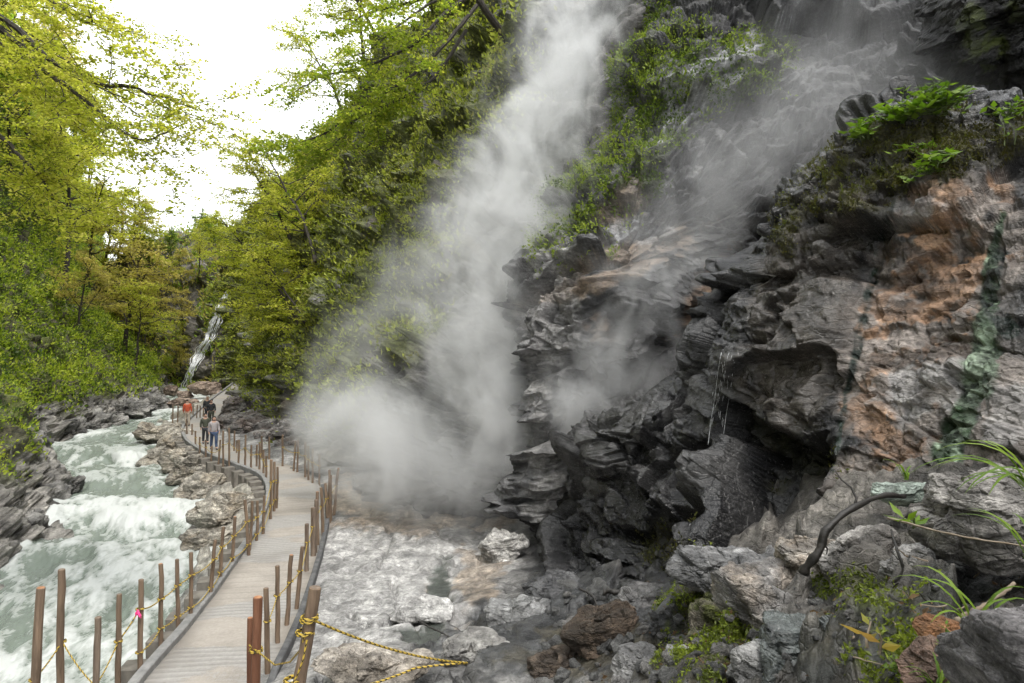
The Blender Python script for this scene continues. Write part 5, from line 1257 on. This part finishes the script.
def person(loc, face, h, top_m, leg_m, label, stride=.16, arm=(.1, -.05), hat=None, pack=None, hair_len=.0):
    root = empty('person', loc, face)
    k = h/1.7
    def S(v): return [tuple(np.array(q)*k) for q in v]
    s = stride
    # x forward, y to the left
    J = [(0,0,.92,.125,.15),(0,0,1.08,.115,.14),(0,0,1.28,.12,.165),(0,0,1.40,.09,.12),(.01,0,1.47,.052),(.02,0,1.545,.075,.07),(.02,0,1.63,.085,.075),(.01,0,1.685,.06,.055)]
    E = [(i, i+1) for i in range(7)]
    body = list(J)
    def add(lst, prev):
        for q in lst:
            body.append(q); E.append((prev, len(body)-1)); prev = len(body)-1
    for sd, st, ar in ((1, s, arm[0]), (-1, -s, arm[1])):
        add([(.0, sd*.09, .86, .095), (st*.55, sd*.095, .50, .062), (st*.55-.06+.0*st, sd*.095, .30, .055), (st-.04, sd*.095, .09, .042), (st+.10, sd*.105, .035, .036)], 0)
        add([(0, sd*.17, 1.37, .062), (ar*.4-.03, sd*.225, 1.12, .047), (ar, sd*.235, .90, .036), (ar+.03, sd*.235, .84, .034), (ar+.05, sd*.23, .77, .02)], 3)
    skin(S(body), E, M['skin'], 'body', root)
    T = [(0,0,.88,.15,.185),(0,0,1.05,.14,.17),(0,0,1.26,.145,.195),(0,0,1.40,.10,.14),(.005,0,1.475,.058,.062)]; E2 = [(0,1),(1,2),(2,3),(3,4)]
    for sd, ar in ((1, arm[0]), (-1, arm[1])):
        a = len(T); T += [(0, sd*.185, 1.365, .08), (ar*.4-.03, sd*.232, 1.12, .064), (ar, sd*.24, .91, .052)]; E2 += [(3, a), (a, a+1), (a+1, a+2)]
    skin(S(T), E2, top_m, 'jacket', root)
    Lg = [(0,0,.93,.14,.165)]; E3 = []
    for sd, st in ((1, s), (-1, -s)):
        a = len(Lg); Lg += [(0, sd*.09, .84, .108), (st*.55, sd*.095, .50, .082), (st*.55-.06, sd*.095, .30, .074), (st-.04, sd*.095, .11, .066)]; E3 += [(0, a), (a, a+1), (a+1, a+2), (a+2, a+3)]
    skin(S(Lg), E3, leg_m, 'trousers', root)
    for sd, st in ((1, s), (-1, -s)): skin(S([(st-.07, sd*.095, .05, .05), (st+.04, sd*.10, .045, .05), (st+.13, sd*.105, .035, .04)]), [(0,1),(1,2)], M['shoe'], 'shoe', root)
    if hat: skin(S([(.015,0,1.62,.10,.092),(.01,0,1.70,.095,.09),(0,0,1.735,.05,.05)]), [(0,1),(1,2)], hat, 'hat', root)
    hv = [(-.025,0,1.60,.085,.082),(-.005,0,1.675,.088,.082),(.0,0,1.715,.05,.05)]; he = [(0,1),(1,2)]
    if hair_len: hv.append((-.06,0,1.60-hair_len,.06,.075)); he.append((0,3))
    skin(S(hv), he, M['hair'], 'hair', root)
    # simple face: nose and eyes
    f = MB().tube(np.array(S([(.10,0,1.635),(.125,0,1.60),(.105,0,1.585)])), [.008*k, .016*k, .012*k], 6); f.build('nose', M['skin'], root, True)
    for sd in (1, -1): MB().tube(np.array(S([(.098, sd*.032, 1.628), (.106, sd*.032, 1.626)])), [.012*k, .008*k], 6).build('eye', M['hair'], root, True)
    if pack: skin(S([(-.17,0,1.02,.10,.14),(-.19,0,1.20,.115,.15),(-.16,0,1.36,.085,.12)]), [(0,1),(1,2)], pack, 'backpack', root)
    tag(root, label, 'person', 'visitors walking on the far path'); return root
def path_at(px, Y):
    i = iY(Y); return at(px, 400, Y)*np.array([1, 1, 0])+np.array([0, 0, PC[i, 2]+.03])
def walk(px, Y, toward, *a, **k):
    i = iY(Y); an = math.atan2(PT[i, 1], PT[i, 0]); return person(path_at(px, Y), an+(math.pi if toward else 0), *a, **k)
walk(214, 34.6, True, 1.68, M['grey_cloth'], M['denim'], 'person in a pale grey jacket and blue jeans on the path bend', pack=None, hair_len=.05)
walk(205.5, 36.6, True, 1.62, M['olive_cloth'], M['dark_cloth'], 'person in dark olive clothes beside the one in blue jeans', stride=.1, hair_len=.1)
walk(187.5, 44.4, False, 1.70, M['red_cloth'], M['beige_cloth'], 'person in an orange red jacket at the outer rail', stride=.08)
walk(207.5, 46.5, True, 1.72, M['dark_cloth'], M['dark_cloth'], 'person all in black, farthest along the path', hat=M['beige_cloth'])
walk(211.5, 45.2, True, 1.62, M['dark_cloth'], M['olive_cloth'], 'person in a black jacket right of the one all in black', stride=.12, hair_len=.08)

# ================================================================== TREE LABELS
KW = {'spread': 'yellow green spreading tree', 'lean': 'yellow green leaning tree', 'green': 'full fresh green tree', 'olive': 'tan and olive leafed tree', 'thin': 'nearly bare brown tree'}
WH = {'left': ('on the left slope', 'trees of the left slope'), 'right': ('on the right wall', 'trees of the right wall'), 'head': ('at the valley head', 'trees at the head of the gorge')}
byk = {}
for t_ in TREES: byk.setdefault((t_[1], t_[2]), []).append(t_)
for (side_, kd), lst in byk.items():
    lst.sort(key=lambda q: q[3][2])
    for k, (o, _, _, P_, s_) in enumerate(lst):
        w1, grp = WH[side_]
        how = '' if len(lst) == 1 else (', lowest of its kind' if k == 0 else (', highest of its kind' if k == len(lst)-1 else f', {ORD[k]} of its kind uphill'))
        tag(o, f'{KW[kd]} {w1}{how}', 'tree', grp)
# ================================================================== CAMERA, LIGHT
cam = bpy.data.cameras.new('camera'); cam.sensor_width = 36; cam.lens = F/1024*36; cam.clip_end = 2000; cam.clip_start = .05
co = link(bpy.data.objects.new('camera', cam)); co.location = (0, 0, CZ); co.rotation_euler = (math.radians(90), 0, 0)
SC.camera = co
w = bpy.data.worlds.new("World"); SC.world = w; w.use_nodes = True
nt = w.node_tree; nt.nodes.clear()
EL, AZ = math.radians(62), math.radians(152)
sky = nt.nodes.new('ShaderNodeTexSky'); sky.sky_type = 'NISHITA'; sky.sun_disc = False; sky.sun_elevation = EL; sky.sun_rotation = AZ
sky.air_density = 1.; sky.dust_density = 4.; sky.ozone_density = 1.
hs = nt.nodes.new('ShaderNodeHueSaturation'); hs.inputs['Saturation'].default_value = .12; hs.inputs['Value'].default_value = 1.
mx = nt.nodes.new('ShaderNodeMix'); mx.data_type = 'RGBA'; mx.inputs[0].default_value = .65; mx.inputs[7].default_value = (13., 13.3, 13.6, 1)
bg = nt.nodes.new('ShaderNodeBackground'); bg.inputs['Strength'].default_value = .145
wo = nt.nodes.new('ShaderNodeOutputWorld')
nt.links.new(sky.outputs[0], hs.inputs['Color']); nt.links.new(hs.outputs[0], mx.inputs[6]); nt.links.new(mx.outputs[2], bg.inputs['Color']); nt.links.new(bg.outputs[0], wo.inputs['Surface'])
sun = bpy.data.lights.new('sun', 'SUN'); sun.energy = 1.5; sun.angle = math.radians(14); sun.color = (1, .96, .9)
so = link(bpy.data.objects.new('sun', sun))
sd = Vector((math.sin(AZ)*math.cos(EL), math.cos(AZ)*math.cos(EL), math.sin(EL)))
so.rotation_euler = sd.to_track_quat('Z', 'Y').to_euler()
SC.view_settings.view_transform = 'Standard'; SC.view_settings.look = 'None'; SC.view_settings.gamma = 1; SC.view_settings.use_curve_mapping = False
SC.view_settings.exposure = 0.68
SC.render.engine = 'CYCLES'
cy = SC.cycles
cy.use_denoising = True
try: cy.denoiser = 'OPENIMAGEDENOISE'
except Exception: pass
cy.max_bounces = 10; cy.diffuse_bounces = 4; cy.glossy_bounces = 2; cy.transmission_bounces = 4; cy.volume_bounces = 5; cy.transparent_max_bounces = 16
cy.volume_step_rate = 1.; cy.volume_max_steps = 256
cy.use_adaptive_sampling = True; cy.adaptive_threshold = .03
